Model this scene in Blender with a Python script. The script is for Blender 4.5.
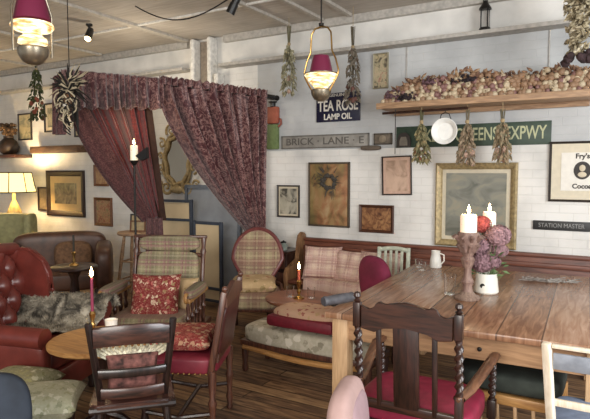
import bpy, bmesh, math, random
from mathutils import Vector, Matrix, Euler, noise
random.seed(7)
PI = math.pi
for o in list(bpy.data.objects): bpy.data.objects.remove(o)
S = bpy.context.scene
COL = S.collection

# ---------------------------------------------------------------- camera
cd = bpy.data.cameras.new('camera'); cam = bpy.data.objects.new('camera', cd); COL.objects.link(cam)
cd.sensor_width = 36; cd.lens = 549/590*36; cd.clip_start = 0.05
cam.location = (0, 0, 1.55); cam.rotation_euler = (math.radians(90-3.85), 0, math.radians(30.6))
S.camera = cam
# ---------------------------------------------------------------- light
S.view_settings.view_transform = 'Standard'; S.view_settings.look = 'None'
S.view_settings.gamma = 1; S.view_settings.use_curve_mapping = False
S.view_settings.exposure = 0.35
w = bpy.data.worlds.new('world'); S.world = w; w.use_nodes = True
w.node_tree.nodes['Background'].inputs[0].default_value = (0.93, 0.96, 1.0, 1)
w.node_tree.nodes['Background'].inputs[1].default_value = 0.42
def area(name, loc, target, sx, sy, power, col):
    d = bpy.data.lights.new(name, 'AREA'); d.shape = 'RECTANGLE'; d.size = sx; d.size_y = sy; d.energy = power; d.color = col
    o = bpy.data.objects.new(name, d); COL.objects.link(o); o.location = loc
    o.rotation_euler = (Vector(target)-Vector(loc)).to_track_quat('-Z', 'Y').to_euler(); return o
area('window_daylight', (2.6, 1.2, 2.0), (-1.0, 5.0, 1.2), 2.2, 1.8, 140, (0.95, 0.98, 1.0))
area('window_daylight', (-0.3, -2.6, 2.1), (-2.6, 3.5, 0.9), 2.6, 1.6, 150, (1.0, 0.95, 0.88))
def lamp_light(loc, power, r, col=(1, .72, .42)):
    d = bpy.data.lights.new('bulb_light', 'POINT'); d.energy = power; d.shadow_soft_size = r; d.color = col
    o = bpy.data.objects.new('bulb_light', d); COL.objects.link(o); o.location = loc; return o

# ---------------------------------------------------------------- material helpers
def hx(h):
    h = h.lstrip('#'); v = [int(h[i:i+2], 16)/255 for i in (0, 2, 4)]
    return tuple(c/12.92 if c <= .04045 else ((c+.055)/1.055)**2.4 for c in v)+(1,)
class NT:
    def __init__(s, name, rough=.6, metal=0):
        s.m = bpy.data.materials.new(name); s.m.use_nodes = True; s.t = s.m.node_tree
        s.b = s.t.nodes['Principled BSDF']; s.b.inputs['Roughness'].default_value = rough; s.b.inputs['Metallic'].default_value = metal
        s.tc = s.t.nodes.new('ShaderNodeTexCoord')
    def n(s, typ, **kw):
        nd = s.t.nodes.new(typ)
        for k, v in kw.items(): setattr(nd, k, v)
        return nd
    def L(s, a, b): s.t.links.new(a, b)
    def mapping(s, scale=(1,1,1), rot=(0,0,0), loc=(0,0,0), src='Object'):
        mp = s.n('ShaderNodeMapping'); mp.inputs['Scale'].default_value = scale; mp.inputs['Rotation'].default_value = rot; mp.inputs['Location'].default_value = loc
        s.L(s.tc.outputs[src], mp.inputs[0]); return mp.outputs[0]
    def noise(s, vec, scale, detail=4, dist=0):
        nd = s.n('ShaderNodeTexNoise'); nd.inputs['Scale'].default_value = scale; nd.inputs['Detail'].default_value = detail; nd.inputs['Distortion'].default_value = dist
        s.L(vec, nd.inputs['Vector']); return nd.outputs['Fac']
    def ramp(s, fac, stops, interp='LINEAR'):
        r = s.n('ShaderNodeValToRGB'); e = r.color_ramp; e.interpolation = interp
        while len(e.elements) < len(stops): e.elements.new(.5)
        for el, (p, c) in zip(e.elements, stops): el.position = p; el.color = hx(c) if isinstance(c, str) else c
        s.L(fac, r.inputs[0]); return r.outputs[0]
    def mix(s, fac, a, b, mode='MIX'):
        x = s.n('ShaderNodeMix', data_type='RGBA', blend_type=mode)
        for sock, v in ((x.inputs[0], fac), (x.inputs[6], a), (x.inputs[7], b)):
            if isinstance(v, (int, float)): sock.default_value = v
            elif isinstance(v, (tuple, str)): sock.default_value = hx(v) if isinstance(v, str) else v
            else: s.L(v, sock)
        return x.outputs[2]
    def math(s, op, a, b=0):
        x = s.n('ShaderNodeMath', operation=op)
        for i, v in enumerate((a, b)):
            if isinstance(v, (int, float)): x.inputs[i].default_value = v
            else: s.L(v, x.inputs[i])
        return x.outputs[0]
    def bump(s, h, strength=.3, dist=.01):
        b = s.n('ShaderNodeBump'); b.inputs['Strength'].default_value = strength; b.inputs['Distance'].default_value = dist
        s.L(h, b.inputs['Height']); s.L(b.outputs[0], s.b.inputs['Normal'])
    def col(s, c):
        if isinstance(c, str): s.b.inputs['Base Color'].default_value = hx(c)
        else: s.L(c, s.b.inputs['Base Color'])
        return s.m
def plain(name, c, rough=.6, metal=0, var=.12, scale=25, bump=.15):
    t = NT(name, rough, metal); v = t.mapping(); f = t.noise(v, scale)
    c0 = hx(c); lo = tuple(x*(1-var*1.6) for x in c0[:3])+(1,); hi = tuple(min(1, x*(1+var*1.6)) for x in c0[:3])+(1,)
    t.col(t.ramp(f, [(.3, lo), (.7, hi)])); t.bump(f, bump, .004); return t.m
def wood(name, c1, c2, rough=.45, axis='X', scale=1., strength=.2, coat=0):
    t = NT(name, rough); sc = {'X': (1, 9, 9), 'Y': (9, 1, 9), 'Z': (9, 9, 1)}[axis]
    v = t.mapping(tuple(scale*q for q in sc)); f = t.noise(v, 3.2, 6, 1.2); g = t.noise(v, 14, 3)
    h = t.math('ADD', t.math('MULTIPLY', f, .7), t.math('MULTIPLY', g, .3))
    t.col(t.ramp(h, [(.36, c1), (.62, c2)])); t.bump(h, strength, .003)
    if coat: t.b.inputs['Coat Weight'].default_value = coat; t.b.inputs['Coat Roughness'].default_value = .25
    return t.m
def plaid(name, base, s1, s2, s3, k=18, rough=.9, axes=(0, 2)):
    t = NT(name, rough); v = t.mapping()
    sep = t.n('ShaderNodeSeparateXYZ'); t.L(v, sep.inputs[0])
    def stripes(sock, k, ph, th):
        return t.math('GREATER_THAN', t.math('SINE', t.math('ADD', t.math('MULTIPLY', sock, k), ph), 0), th)
    c = None; cur = base
    for ax in axes:
        sk = sep.outputs[ax]
        for (cc, kk, ph, th, am) in ((s1, k*2, 0, .55, .45), (s2, k*2, 2.6, .9, .6), (s3, k*8, 0, .2, .25), (s2, k*2, 1.2, .96, .5)):
            f = t.math('MULTIPLY', stripes(sk, kk, ph, th), am)
            cur = t.mix(f, cur, cc)
    nz = t.noise(v, 220, 2); cur = t.mix(.25, cur, t.ramp(nz, [(.3, '000000'), (.7, 'ffffff')]), 'OVERLAY')
    t.bump(nz, .3, .002); return t.col(cur)
def brocade(name, base, fig, hi, scale=16, rough=.75, sheen=.3, thr=.5):
    t = NT(name, rough); v = t.mapping(); 
    a = t.noise(v, scale, 2, 2.5); b = t.noise(v, scale*2.6, 2, 3.5)
    m = t.ramp(a, [(thr-.03, '000000'), (thr, 'ffffff'), (thr+.08, 'ffffff'), (thr+.1, '000000')])
    m2 = t.ramp(b, [(.58, '000000'), (.62, 'ffffff')])
    c = t.mix(m, base, fig); c = t.mix(t.math('MULTIPLY', m2, .6), c, hi)
    t.b.inputs['Sheen Weight'].default_value = sheen
    t.bump(a, .2, .003); return t.col(c)
def floral(name, base, cols, scale=22, thr=.34, rough=.85):
    t = NT(name, rough); v = t.mapping()
    vo = t.n('ShaderNodeTexVoronoi'); vo.inputs['Scale'].default_value = scale
    wv = t.n('ShaderNodeMix', data_type='VECTOR') ; 
    nz = t.n('ShaderNodeTexNoise'); nz.inputs['Scale'].default_value = scale*1.5; t.L(v, nz.inputs['Vector'])
    wv.inputs[0].default_value = .06; t.L(v, wv.inputs[4]); t.L(nz.outputs['Color'], wv.inputs[5])
    t.L(wv.outputs[1], vo.inputs['Vector'])
    fac = t.math('LESS_THAN', vo.outputs['Distance'], thr)
    sepc = t.n('ShaderNodeSeparateColor'); t.L(vo.outputs['Color'], sepc.inputs[0])
    n = len(cols); pal = t.ramp(sepc.outputs[0], [(i/n, c) for i, c in enumerate(cols)], 'CONSTANT')
    c = t.mix(fac, base, pal); f2 = t.noise(v, scale*3, 2)
    c = t.mix(t.ramp(f2, [(.5, '000000'), (.6, '888888')]), c, cols[0])
    t.bump(f2, .25, .003); return t.col(c)
def art0(name, stops, scale, rough):
    t = NT(name, rough); v = t.mapping(); return t.col(t.ramp(t.noise(v, scale, 5, 1), stops))
def emis(name, c, strength, base='ffffff'):
    t = NT(name, .4); t.b.inputs['Emission Color'].default_value = hx(c); t.b.inputs['Emission Strength'].default_value = strength; return t.col(base)
def glass(name, c='ffffff', rough=.05):
    t = NT(name, rough); t.b.inputs['Transmission Weight'].default_value = 1; t.b.inputs['IOR'].default_value = 1.3; return t.col(c)

# ---------------------------------------------------------------- mesh helpers
def M4(loc=(0,0,0), rot=(0,0,0), sc=(1,1,1)):
    return Matrix.LocRotScale(Vector(loc), Euler(rot), Vector(sc))
class B:
    def __init__(s): s.bm = bmesh.new()
    def _x(s, vs, M):
        if M is not None:
            for v in vs: v.co = M @ v.co
    def box(s, c, d, M=None, bev=0, rot=None):
        r = bmesh.ops.create_cube(s.bm, size=1); vs = r['verts']
        for v in vs: v.co = Vector((v.co.x*d[0], v.co.y*d[1], v.co.z*d[2]))
        if bev:
            es = list({e for v in vs for e in v.link_edges})
            q = bmesh.ops.bevel(s.bm, geom=es, offset=min(bev, min(d)*.45), segments=2, affect='EDGES', profile=.5)
            vs = list({v for f in q['faces'] for v in f.verts} | {v for v in vs if v.is_valid})
        T = M4(c, rot or (0,0,0)); 
        for v in vs: v.co = T @ v.co
        s._x(vs, M); return s
    def bar(s, a, b, w, t, M=None, bev=0):
        a = Vector(a); b = Vector(b); d = b-a; q = d.to_track_quat('Z', 'Y').to_euler()
        return s.box((a+b)/2, (w, t, d.length), M, bev, q)
    def grid(s, f, nu, nv, M=None, cu=False, cv=False):
        V = [[s.bm.verts.new(f(i/(nu if cu else nu), j/nv)) for j in range(nv+(0 if cv else 1))] for i in range(nu+(0 if cu else 1))]
        NU = nu; NV = nv
        for i in range(NU):
            for j in range(NV):
                a = V[i][j]; b = V[(i+1) % len(V)][j]; c = V[(i+1) % len(V)][(j+1) % len(V[0])]; d = V[i][(j+1) % len(V[0])]
                try: s.bm.faces.new((a, b, c, d))
                except ValueError: pass
        s._x([v for r in V for v in r], M); return V
    def lathe(s, prof, seg=20, M=None, caps=True):
        V = [[s.bm.verts.new((r*math.cos(2*PI*i/seg), r*math.sin(2*PI*i/seg), z)) for (r, z) in prof] for i in range(seg)]
        for i in range(seg):
            for j in range(len(prof)-1):
                s.bm.faces.new((V[i][j], V[(i+1) % seg][j], V[(i+1) % seg][j+1], V[i][j+1]))
        if caps:
            if prof[0][0] > 1e-4: s.bm.faces.new([V[i][0] for i in range(seg)][::-1])
            if prof[-1][0] > 1e-4: s.bm.faces.new([V[i][-1] for i in range(seg)])
        s._x([v for r in V for v in r], M); return s
    def turned(s, a, b, prof, seg=12, M=None):      # profile (r, t 0..1) along a -> b
        a = Vector(a); b = Vector(b); d = b-a; T = Matrix.Translation(a) @ d.to_track_quat('Z', 'Y').to_matrix().to_4x4()
        return s.lathe([(r, t*d.length) for r, t in prof], seg, (M @ T) if M is not None else T)
    def twist(s, a, b, r, turns=3, seg=14, n=60, M=None):
        a = Vector(a); b = Vector(b); d = b-a; T = Matrix.Translation(a) @ d.to_track_quat('Z', 'Y').to_matrix().to_4x4(); Lg = d.length
        def f(u, v):
            th = 2*PI*u; ph = 2*PI*turns*v; e = min(1, v*12, (1-v)*12)
            rr = r*(1+.32*e*math.cos(2*(th-ph)))
            return Vector((rr*math.cos(th), rr*math.sin(th), Lg*v))
        s.grid(f, seg, n, (M @ T) if M is not None else T, cu=True); return s
    def tube(s, pts, r, seg=8, M=None, closed=False):
        pts = [Vector(p) for p in pts]; n = len(pts); rr = r if isinstance(r, (list, tuple)) else [r]*n
        rings = []; up = Vector((0, 0, 1)); prev = None
        for i, p in enumerate(pts):
            a = pts[(i-1) % n] if closed else pts[max(i-1, 0)]; b = pts[(i+1) % n] if closed else pts[min(i+1, n-1)]
            t = (b-a).normalized()
            if prev is None:
                x = t.cross(up); x = t.cross(Vector((1, 0, 0))) if x.length < .1 else x; x.normalize()
            else: x = (prev - t*prev.dot(t)); x = x.normalized() if x.length > 1e-5 else t.orthogonal().normalized()
            prev = x; y = t.cross(x)
            rings.append([s.bm.verts.new(p+rr[i]*(x*math.cos(2*PI*k/seg)+y*math.sin(2*PI*k/seg))) for k in range(seg)])
        for i in range(n if closed else n-1):
            A = rings[i]; Bq = rings[(i+1) % n]
            for k in range(seg): s.bm.faces.new((A[k], A[(k+1) % seg], Bq[(k+1) % seg], Bq[k]))
        if not closed: s.bm.faces.new(rings[0][::-1]); s.bm.faces.new(rings[-1])
        s._x([v for q in rings for v in q], M); return s
    def prism(s, pts, depth, M=None):       # outline in XZ, thickness along Y centred
        a = [s.bm.verts.new((x, -depth/2, z)) for x, z in pts]; b = [s.bm.verts.new((x, depth/2, z)) for x, z in pts]
        n = len(pts); s.bm.faces.new(a); s.bm.faces.new(b[::-1])
        for i in range(n): s.bm.faces.new((a[i], b[i], b[(i+1) % n], a[(i+1) % n]))
        s._x(a+b, M); return s
    def pillow(s, d, M=None, p=4, n=14, e=.42, seed=0, wob=.0):   # d = full sizes, flat in XY
        def side(sg):
            def f(u, v):
                x = 2*u-1; y = 2*v-1
                t = max(0, (1-abs(x)**p)*(1-abs(y)**p))**e
                pin = 1-.07*(1-abs(x)**2)*(abs(y)**3); pin2 = 1-.07*(1-abs(y)**2)*(abs(x)**3)
                q = Vector((x*d[0]/2*pin2, y*d[1]/2*pin, sg*t*d[2]/2))
                if wob: q.z += wob*noise.noise(Vector((x*2+seed, y*2, sg)))*t
                return q
            return f
        s.grid(side(1), n, n, M); s.grid(side(-1), n, n, M)
        bmesh.ops.remove_doubles(s.bm, verts=s.bm.verts, dist=1e-5); return s
    def blob(s, c, r, M=None, n=10, sc=(1,1,1), amp=0, fr=3, seed=0):
        def f(u, v):
            th = 2*PI*u; ph = PI*v; q = Vector((math.sin(ph)*math.cos(th), math.sin(ph)*math.sin(th), math.cos(ph)))
            k = r*(1+amp*noise.noise(q*fr+Vector((seed, seed, 0))))
            return Vector((q.x*k*sc[0]+c[0], q.y*k*sc[1]+c[1], q.z*k*sc[2]+c[2]))
        s.grid(f, n*2, n, M, cu=True); return s
    def soft(s, c, d, M=None, e=.35, n=12, rot=None):   # rounded upholstery block (superellipsoid)
        def sp(x, k): return math.copysign(abs(x)**k, x)
        T = M4(c, rot or (0,0,0)); T = (M @ T) if M is not None else T
        def f(u, v):
            th = 2*PI*u; ph = PI*(v-.5)
            return Vector((d[0]/2*sp(math.cos(ph), e)*sp(math.cos(th), e), d[1]/2*sp(math.cos(ph), e)*sp(math.sin(th), e), d[2]/2*sp(math.sin(ph), e)))
        s.grid(f, n*4, n*2, T, cu=True)
        return s
def obj(name, b, m, parent=None, smooth=True, label=None):
    bm = b.bm; bmesh.ops.remove_doubles(bm, verts=bm.verts, dist=1e-6)
    bmesh.ops.recalc_face_normals(bm, faces=bm.faces)
    me = bpy.data.meshes.new(name); bm.to_mesh(me); bm.free()
    if smooth:
        me.polygons.foreach_set('use_smooth', [True]*len(me.polygons))
        try: me.set_sharp_from_angle(angle=math.radians(38))
        except Exception: pass
    me.materials.append(m); o = bpy.data.objects.new(name, me); COL.objects.link(o)
    if parent: o.parent = parent
    if label: o['label'] = label
    return o
def tag(o, label, cat, group=None):
    o['label'] = label; o['category'] = cat
    if group: o['group'] = group
    return o
def thing(name, label, cat, loc=(0,0,0), rz=0, group=None):
    o = bpy.data.objects.new(name, None); COL.objects.link(o); o.location = loc; o.rotation_euler = (0, 0, rz)
    o.empty_display_size = .1
    return tag(o, label, cat, group)
def struct(name, b, m, smooth=False):
    o = obj(name, b, m, None, smooth); o['kind'] = 'structure'; return o
def face(fx, fy): return math.atan2(fx, -fy)
def text(name, body, size, m, parent, M, align='CENTER', ext=.0015, sx=1., bold=0.0):
    c = bpy.data.curves.new(name, 'FONT'); c.body = body; c.size = size; c.align_x = align; c.align_y = 'CENTER'; c.extrude = ext; c.offset = bold
    t = bpy.data.objects.new(name, c); COL.objects.link(t); dg = bpy.context.evaluated_depsgraph_get()
    me = bpy.data.meshes.new_from_object(t.evaluated_get(dg)); bpy.data.objects.remove(t)
    me.transform(M @ Matrix.Diagonal((sx, 1, 1, 1))); me.materials.clear(); me.materials.append(m)
    o = bpy.data.objects.new(name, me); COL.objects.link(o); o.parent = parent; return o
STAND = Matrix.Rotation(PI/2, 4, 'X')     # text upright facing -Y

# ---------------------------------------------------------------- materials
def wall_mat():
    t = NT('whitewashed_brick', .8); v = t.mapping((1,1,1), (PI/2, 0, 0))
    br = t.n('ShaderNodeTexBrick'); br.inputs['Scale'].default_value = 4.4; br.inputs['Mortar Size'].default_value = .018; br.inputs['Mortar Smooth'].default_value = .6
    br.inputs['Brick Width'].default_value = .98; br.inputs['Row Height'].default_value = .33
    t.L(v, br.inputs['Vector']); nz = t.noise(v, 2.2, 5); nf = t.noise(v, 30, 4)
    c = t.ramp(nz, [(.3, 'c9c8c4'), (.55, 'e6e4df'), (.8, 'efeeea')])
    s0 = t.n('ShaderNodeSeparateXYZ'); t.L(t.tc.outputs['Object'], s0.inputs[0]); bf = t.math('MULTIPLY', br.outputs['Fac'], t.math('LESS_THAN', s0.outputs[2], 2.79)); c = t.mix(t.math('MULTIPLY', bf, .16), c, 'a8a49c')
    sp = t.n('ShaderNodeSeparateXYZ'); t.L(t.tc.outputs['Object'], sp.inputs[0])
    edge = t.math('GREATER_THAN', t.math('ADD', sp.outputs[2], t.math('MULTIPLY', nz, .03)), 1.81)
    band = t.math('MULTIPLY', edge, t.math('GREATER_THAN', sp.outputs[0], -3.6)); up = t.math('MULTIPLY', band, t.math('LESS_THAN', sp.outputs[2], 2.79))
    c = t.mix(up, c, t.ramp(nz, [(.3, 'a9abac'), (.7, 'c9cbcb')]))
    h = t.math('SUBTRACT', t.math('MULTIPLY', nf, .35), bf); t.bump(h, .4, .007); return t.col(c)
def ceil_mat():
    t = NT('painted_ceiling', .85); v = t.mapping(); a = t.noise(v, 1.6, 5, .5); b = t.noise(t.mapping((1, 14, 1)), 3, 4)
    c = t.mix(.35, t.ramp(a, [(.35, 'a39b92'), (.65, 'c4bdb4')]), t.ramp(b, [(.3, '9d958a'), (.7, 'd8d2c8')])); t.bump(b, .2, .004); return t.col(c)
def floor_mat():
    t = NT('worn_floorboards', .5); v = t.mapping()
    br = t.n('ShaderNodeTexBrick'); br.inputs['Scale'].default_value = 1; br.inputs['Brick Width'].default_value = 2.2; br.inputs['Row Height'].default_value = .12
    br.inputs['Mortar Size'].default_value = .006; br.offset = .37
    br.inputs['Color1'].default_value = (.0, .0, .0, 1); br.inputs['Color2'].default_value = (1, 1, 1, 1); br.inputs['Mortar'].default_value = (.5, .5, .5, 1)
    t.L(v, br.inputs['Vector'])
    g = t.noise(t.mapping((2, 16, 1)), 2.5, 6, .8); l = t.noise(v, 2.5, 4)
    h = t.math('ADD', t.math('MULTIPLY', g, .75), t.math('MULTIPLY', br.outputs['Color'], .22))
    c = t.ramp(h, [(.3, '46342a'), (.5, '86664a'), (.72, 'b8946a')])
    c = t.mix(t.ramp(l, [(.4, '000000'), (.7, '777777')]), c, '453022')
    c = t.mix(t.math('MULTIPLY', br.outputs['Fac'], .7), c, '1c130d'); t.bump(t.math('SUBTRACT', g, br.outputs['Fac']), .35, .004); return t.col(c)
def table_mat():
    t = NT('waxed_plank_top', .27); v = t.mapping((1,1,1), (0, 0, PI/2))
    br = t.n('ShaderNodeTexBrick'); br.inputs['Scale'].default_value = 1; br.inputs['Brick Width'].default_value = 6; br.inputs['Row Height'].default_value = .205
    br.inputs['Mortar Size'].default_value = .004; br.inputs['Color1'].default_value = (0,0,0,1); br.inputs['Color2'].default_value = (1,1,1,1); t.L(v, br.inputs['Vector'])
    g = t.noise(t.mapping((18, 2, 1)), 1.8, 6, 1.0); h = t.math('ADD', t.math('MULTIPLY', g, .75), t.math('MULTIPLY', br.outputs['Color'], .2))
    c = t.ramp(h, [(.32, '78523b'), (.5, '9d7457'), (.68, 'b8967c')]); c = t.mix(t.math('MULTIPLY', br.outputs['Fac'], .8), c, '4a3326'); t.bump(t.math('SUBTRACT', g, br.outputs['Fac']), .2, .002); return t.col(c)
m_wall = wall_mat(); m_ceil = ceil_mat(); m_floor = floor_mat(); m_top = table_mat()
m_white = plain('white_paint', 'dcdad4', .6); m_trimgrey = plain('painted_ledge', 'b2aea7', .6)
m_dark = wood('dark_oak', '180e0a', '3c231b', .35, 'Z', 1.3, .2, .3); m_darkx = wood('dark_oak_rail', '1e110c', '45281d', .35, 'X', 1.3, .2, .3)
m_mahog = wood('mahogany', '38201a', '664030', .35, 'Z', 1.2, .2, .3); m_pew = wood('pew_oak', '4e2b20', '7c4a39', .45, 'X', .8)
m_pine = wood('pine', 'b08a64', 'd0ad84', .5, 'Z', .8); m_pinex = wood('pine_rail', '8a6748', 'b48c66', .5, 'X', .8)
m_oak = wood('golden_oak', '96683a', 'c2935a', .4, 'X', 1); m_oakz = wood('golden_oak_post', '96683a', 'c2935a', .4, 'Z', 1)
m_ply = wood('weathered_plank', '8a6c52', 'bd9a78', .6, 'X', 1); m_black = plain('black_paint', '161413', .4)
m_blackw = wood('black_brown_wood', '120e0d', '30211d', .3, 'Z', 1.2, .15, .4); m_blackx = wood('dark_walnut_rail', '1f1411', '4f3027', .3, 'X', 1.2, .15, .4)
m_brass = plain('brass', 'b08d55', .3, 1, .08); m_oldbrass = plain('aged_brass', '948a78', .34, .85, .15); m_gold = plain('gilt', 'a8946c', .45, .25, .2, 40); m_iron = plain('iron', '2a2725', .5, .6)
m_steel = plain('steel', '9a9894', .35, .8)
m_curt = brocade('maroon_brocade', '481a20', '94706a', '6e3a3c', 12, .48, .5, .5)
m_curtred = brocade('red_brocade', '5a0f15', '7e2c2c', '430a0f', 16, .6, .5, .52)
m_curtdark = brocade('dark_maroon_brocade', '431c20', '6a4440', '54262a', 22, .65, .4)
m_leather = plain('oxblood_leather', '6b2f28', .32, 0, .12, 12, .25); m_brownleather = plain('brown_leather', '553829', .4, 0, .25, 9)
m_redvel = plain('crimson_leather', '7c2836', .4, 0, .1, 14); m_magenta = plain('magenta_velvet', '76213f', .8, 0, .15, 8)
m_green = plain('green_upholstery', '9a966c', .8, 0, .12, 14); m_dgreen = plain('dark_green_cloth', '2b302a', .85, 0, .35, 9)
m_navy = plain('slate_blue_cloth', '2c3440', .8, 0, .2, 10); m_pink = plain('pink_velour', 'b99a94', .8, 0, .07, 10); m_pinkdk = plain('mauve_velour', 'a88c90', .8, 0, .07, 10)
m_fur = art0('grey_fur', [(.36, '3f3a33'), (.48, '7f786b'), (.62, 'b0a898')], 9, .95)
m_plaid = plaid('tweed_plaid', '938969', '5c5644', '74304a', 'c2b696', 20)
m_plaid2 = plaid('red_plaid', '9a8c6e', '7c4a4a', '5c2832', 'cbb897', 16)
m_plaidp = plaid('pink_plaid', 'd6bca8', 'bb908a', '9f6868', 'e4d2c2', 22, axes=(0, 1))
m_flor = floral('rose_tapestry', '7d2423', ['c9a58e', '93774f', 'b5605a', 'd8c3a6'], 30, .40)
m_florc = floral('cream_tapestry', 'b59a72', ['c7b08a', 'a0573f', '8e7a4e', 'caa98a'], 16, .34)
m_florr = floral('red_cream_scroll', '8f2f2c', ['cba98b', 'a34a40', 'c99a78', 'b9524a'], 34, .52)
m_ott = floral('pale_damask', 'b0a996', ['cfc8b8', '8c8572', 'b4ab98', '968f7c'], 13, .38)
m_pouf = floral('olive_cream_floral', '8d8865', ['b9b497', '7b774f', 'c4bea0', '9d9868'], 26, .4)
m_pouf2 = floral('cream_green_floral', 'aaa88c', ['c6c3ab', '8f9072', 'b7b498', '9c9b78'], 26, .4)
m_strap = plain('claret_ribbon', '6e1626', .6); m_lace = plain('cream_lace', 'd8ccb4', .9, 0, .35, 60, .8)
m_wax = NT('candle_wax', .5); m_wax.b.inputs['Subsurface Weight'].default_value = .3; m_wax.b.inputs['Emission Color'].default_value = hx('ffdfae'); m_wax.b.inputs['Emission Strength'].default_value = .35; m_wax = m_wax.col('f4ecdd')
m_waxred = plain('pink_candle_wax', '8c3450', .4); m_waxorange = plain('orange_candle_wax', 'b3543c', .4)
m_flame = emis('candle_flame', 'ffd28a', 28); m_bulb = emis('lamp_glow', 'ffdf9f', 7); m_shade = emis('lit_cream_shade', 'ffdc8c', 1.5, 'f3e3b8')
m_magshade = emis('magenta_glass', '90284a', .03, '742442'); m_glass = glass('clear_glass')
t = NT('ribbed_lamp_glass', .15); c_ = t.ramp(t.noise(t.mapping((3, 3, 16)), 5, 3), [(.35, 'b98d54'), (.5, 'ffe2a6'), (.6, 'fff4d8')]); t.L(c_, t.b.inputs['Emission Color']); t.b.inputs['Emission Strength'].default_value = .95; m_globe = t.col(c_)
m_letterw = plain('sign_cream', 'e6e2d8', .6, 0, .05); m_lettery = plain('sign_pale_green', 'b8bb96', .6, 0, .05)
m_paper = plain('aged_paper', 'cfc3aa', .8, 0, .06, 8); m_mat = plain('mount_board', 'c2ab7f', .8, 0, .05, 8)

# ---------------------------------------------------------------- the room
WY = 5.25
b = B(); b.box((-4.3, 2.3, -.05), (12, 9.6, .1)); struct('floor', b, m_floor)
b = B(); b.box((-4.3, 2.3, 3.20), (12, 9.6, .1)); struct('ceiling', b, m_ceil)
b = B(); b.box((-4.3, WY+.1, 1.575), (12, .2, 3.15)); struct('wall_back', b, m_wall)
b = B(); b.box((-9.6, 2.3, 1.575), (.2, 6.1, 3.15)); struct('wall_left', b, m_wall)
n_trim = [0]
def trim(c, d, m=m_trimgrey, bev=.004):
    n_trim[0] += 1; b = B(); b.box(c, d, None, bev); return struct('trim_%d' % n_trim[0], b, m)
trim((-1.2, 5.17, 2.79), (5.7, .16, .035)); trim((-7.1, 5.17, 2.80), (5.0, .16, .035))        # ledge
trim((-1.2, 5.22, 3.11), (5.7, .06, .08)); trim((-7.1, 5.22, 3.11), (5.0, .06, .08))
for x, wd in ((-6.1, .07), (-4.58, .09), (-3.12, .045), (-2.72, .045), (-2.40, .045), (-1.3, .05), (-7.6, .07)):
    trim((x, 2.3, 3.135), (wd, 5.7, .03), plain('batten_grey', 'b5afa5', .6))
for y in (4.35, 2.9, 1.4):
    trim((-4.3, y, 3.14), (11, .03, .02), m_white)
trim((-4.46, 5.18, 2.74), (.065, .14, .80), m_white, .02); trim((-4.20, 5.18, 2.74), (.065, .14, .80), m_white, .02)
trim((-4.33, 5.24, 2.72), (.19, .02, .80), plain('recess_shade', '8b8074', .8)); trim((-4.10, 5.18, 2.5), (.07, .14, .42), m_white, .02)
b = B()
for x in (-1.83, -.56): b.tube([(x, 5.24, 2.2), (x, 5.24, 2.77)], .006, 8)
struct('trim_40', b, plain('conduit', 'b9b6b0', .5))
b = B(); b.box((-4.3, 5.235, .09), (12, .03, .18)); o = struct('baseboard_back', b, m_trimgrey)

# ---------------------------------------------------------------- pictures and signs on the wall
def picture(label, x0, x1, z0, z1, fw, fm, mm, am, inset=.03, tilt=0, depth=.03, cat='picture', group=None, name='framed_picture', y=WY):
    cx, cz = (x0+x1)/2, (z0+z1)/2; W = x1-x0; Hh = z1-z0
    t = thing(name, label, cat, (cx, y-.001, cz), 0, group); t.rotation_euler = (0, tilt, 0)
    b = B()
    prof = [(0, 0), (0, -depth*.75), (fw*.25, -depth), (fw*.6, -depth*.8), (fw*.85, -depth*.55), (fw, -depth*.3), (fw, 0)]
    rings = []
    for (q, yy) in prof:
        rings.append([b.bm.verts.new((sx*(W/2-q), yy, sz*(Hh/2-q))) for sx, sz in ((-1,-1),(1,-1),(1,1),(-1,1))])
    for i in range(len(rings)-1):
        for k in range(4): b.bm.faces.new((rings[i][k], rings[i][(k+1) % 4], rings[i+1][(k+1) % 4], rings[i+1][k]))
    obj('frame', b, fm, t, False)
    if mm:
        b = B(); b.box((0, -.005, 0), (W-2*fw+.004, .006, Hh-2*fw+.004)); obj('mount', b, mm, t, False)
    else: inset = 0
    b = B(); b.box((0, -.009, 0), (W-2*fw-2*inset, .006, Hh-2*fw-2*inset)); obj('artwork', b, am, t, False)
    return t
def art(name, stops, scale=6, dist=1.5, stretch=(1,1,1), rough=.3):
    t = NT(name, rough); v = t.mapping(stretch); return t.col(t.ramp(t.noise(v, scale, 5, dist), stops))
m_fdark = plain('dark_frame', '2c1a12', .4); m_fthin = plain('thin_black_frame', '261d1a', .4); m_fbrown = plain('brown_frame', '6b4428', .5)
picture('large dark-framed etching with wide cream mount on the far left wall', -7.46, -6.60, .905, 1.58, .085, m_fdark, m_mat, art('etching', [(.35, '3c3830'), (.5, '6d6553'), (.65, '8f866e')], 7), .10)
picture('small brown-framed floral print low on the wall right of the large etching', -6.40, -6.04, .80, 1.20, .04, m_fbrown, None, art('floral_print', [(.4, '8c5a44'), (.5, 'b08a6a'), (.62, '6d6a44'), (.75, 'c2a17c')], 18))
picture('little brown-framed print partly hidden by the draped curtain edge', -6.39, -6.10, 1.36, 1.66, .03, m_fbrown, None, art('little_print', [(.4, '8a6248'), (.6, 'a98662')], 10))
picture('small thin-framed cream print leftmost above the plank shelf', -8.11, -7.78, 2.05, 2.46, .02, m_fthin, None, art('sketch_landscape', [(.4, '8f8c73'), (.5, 'b8ab86'), (.7, 'c7bb97')], 6, 1, (1,1,2)))
picture('thin-framed pale print with grey mount right of the hanging green bunch', -7.46, -7.02, 2.15, 2.58, .022, m_fthin, m_paper, art('sketch_print', [(.4, '7b7867'), (.55, 'b3a888'), (.7, 'c9bd9c')], 9), .05)
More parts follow.
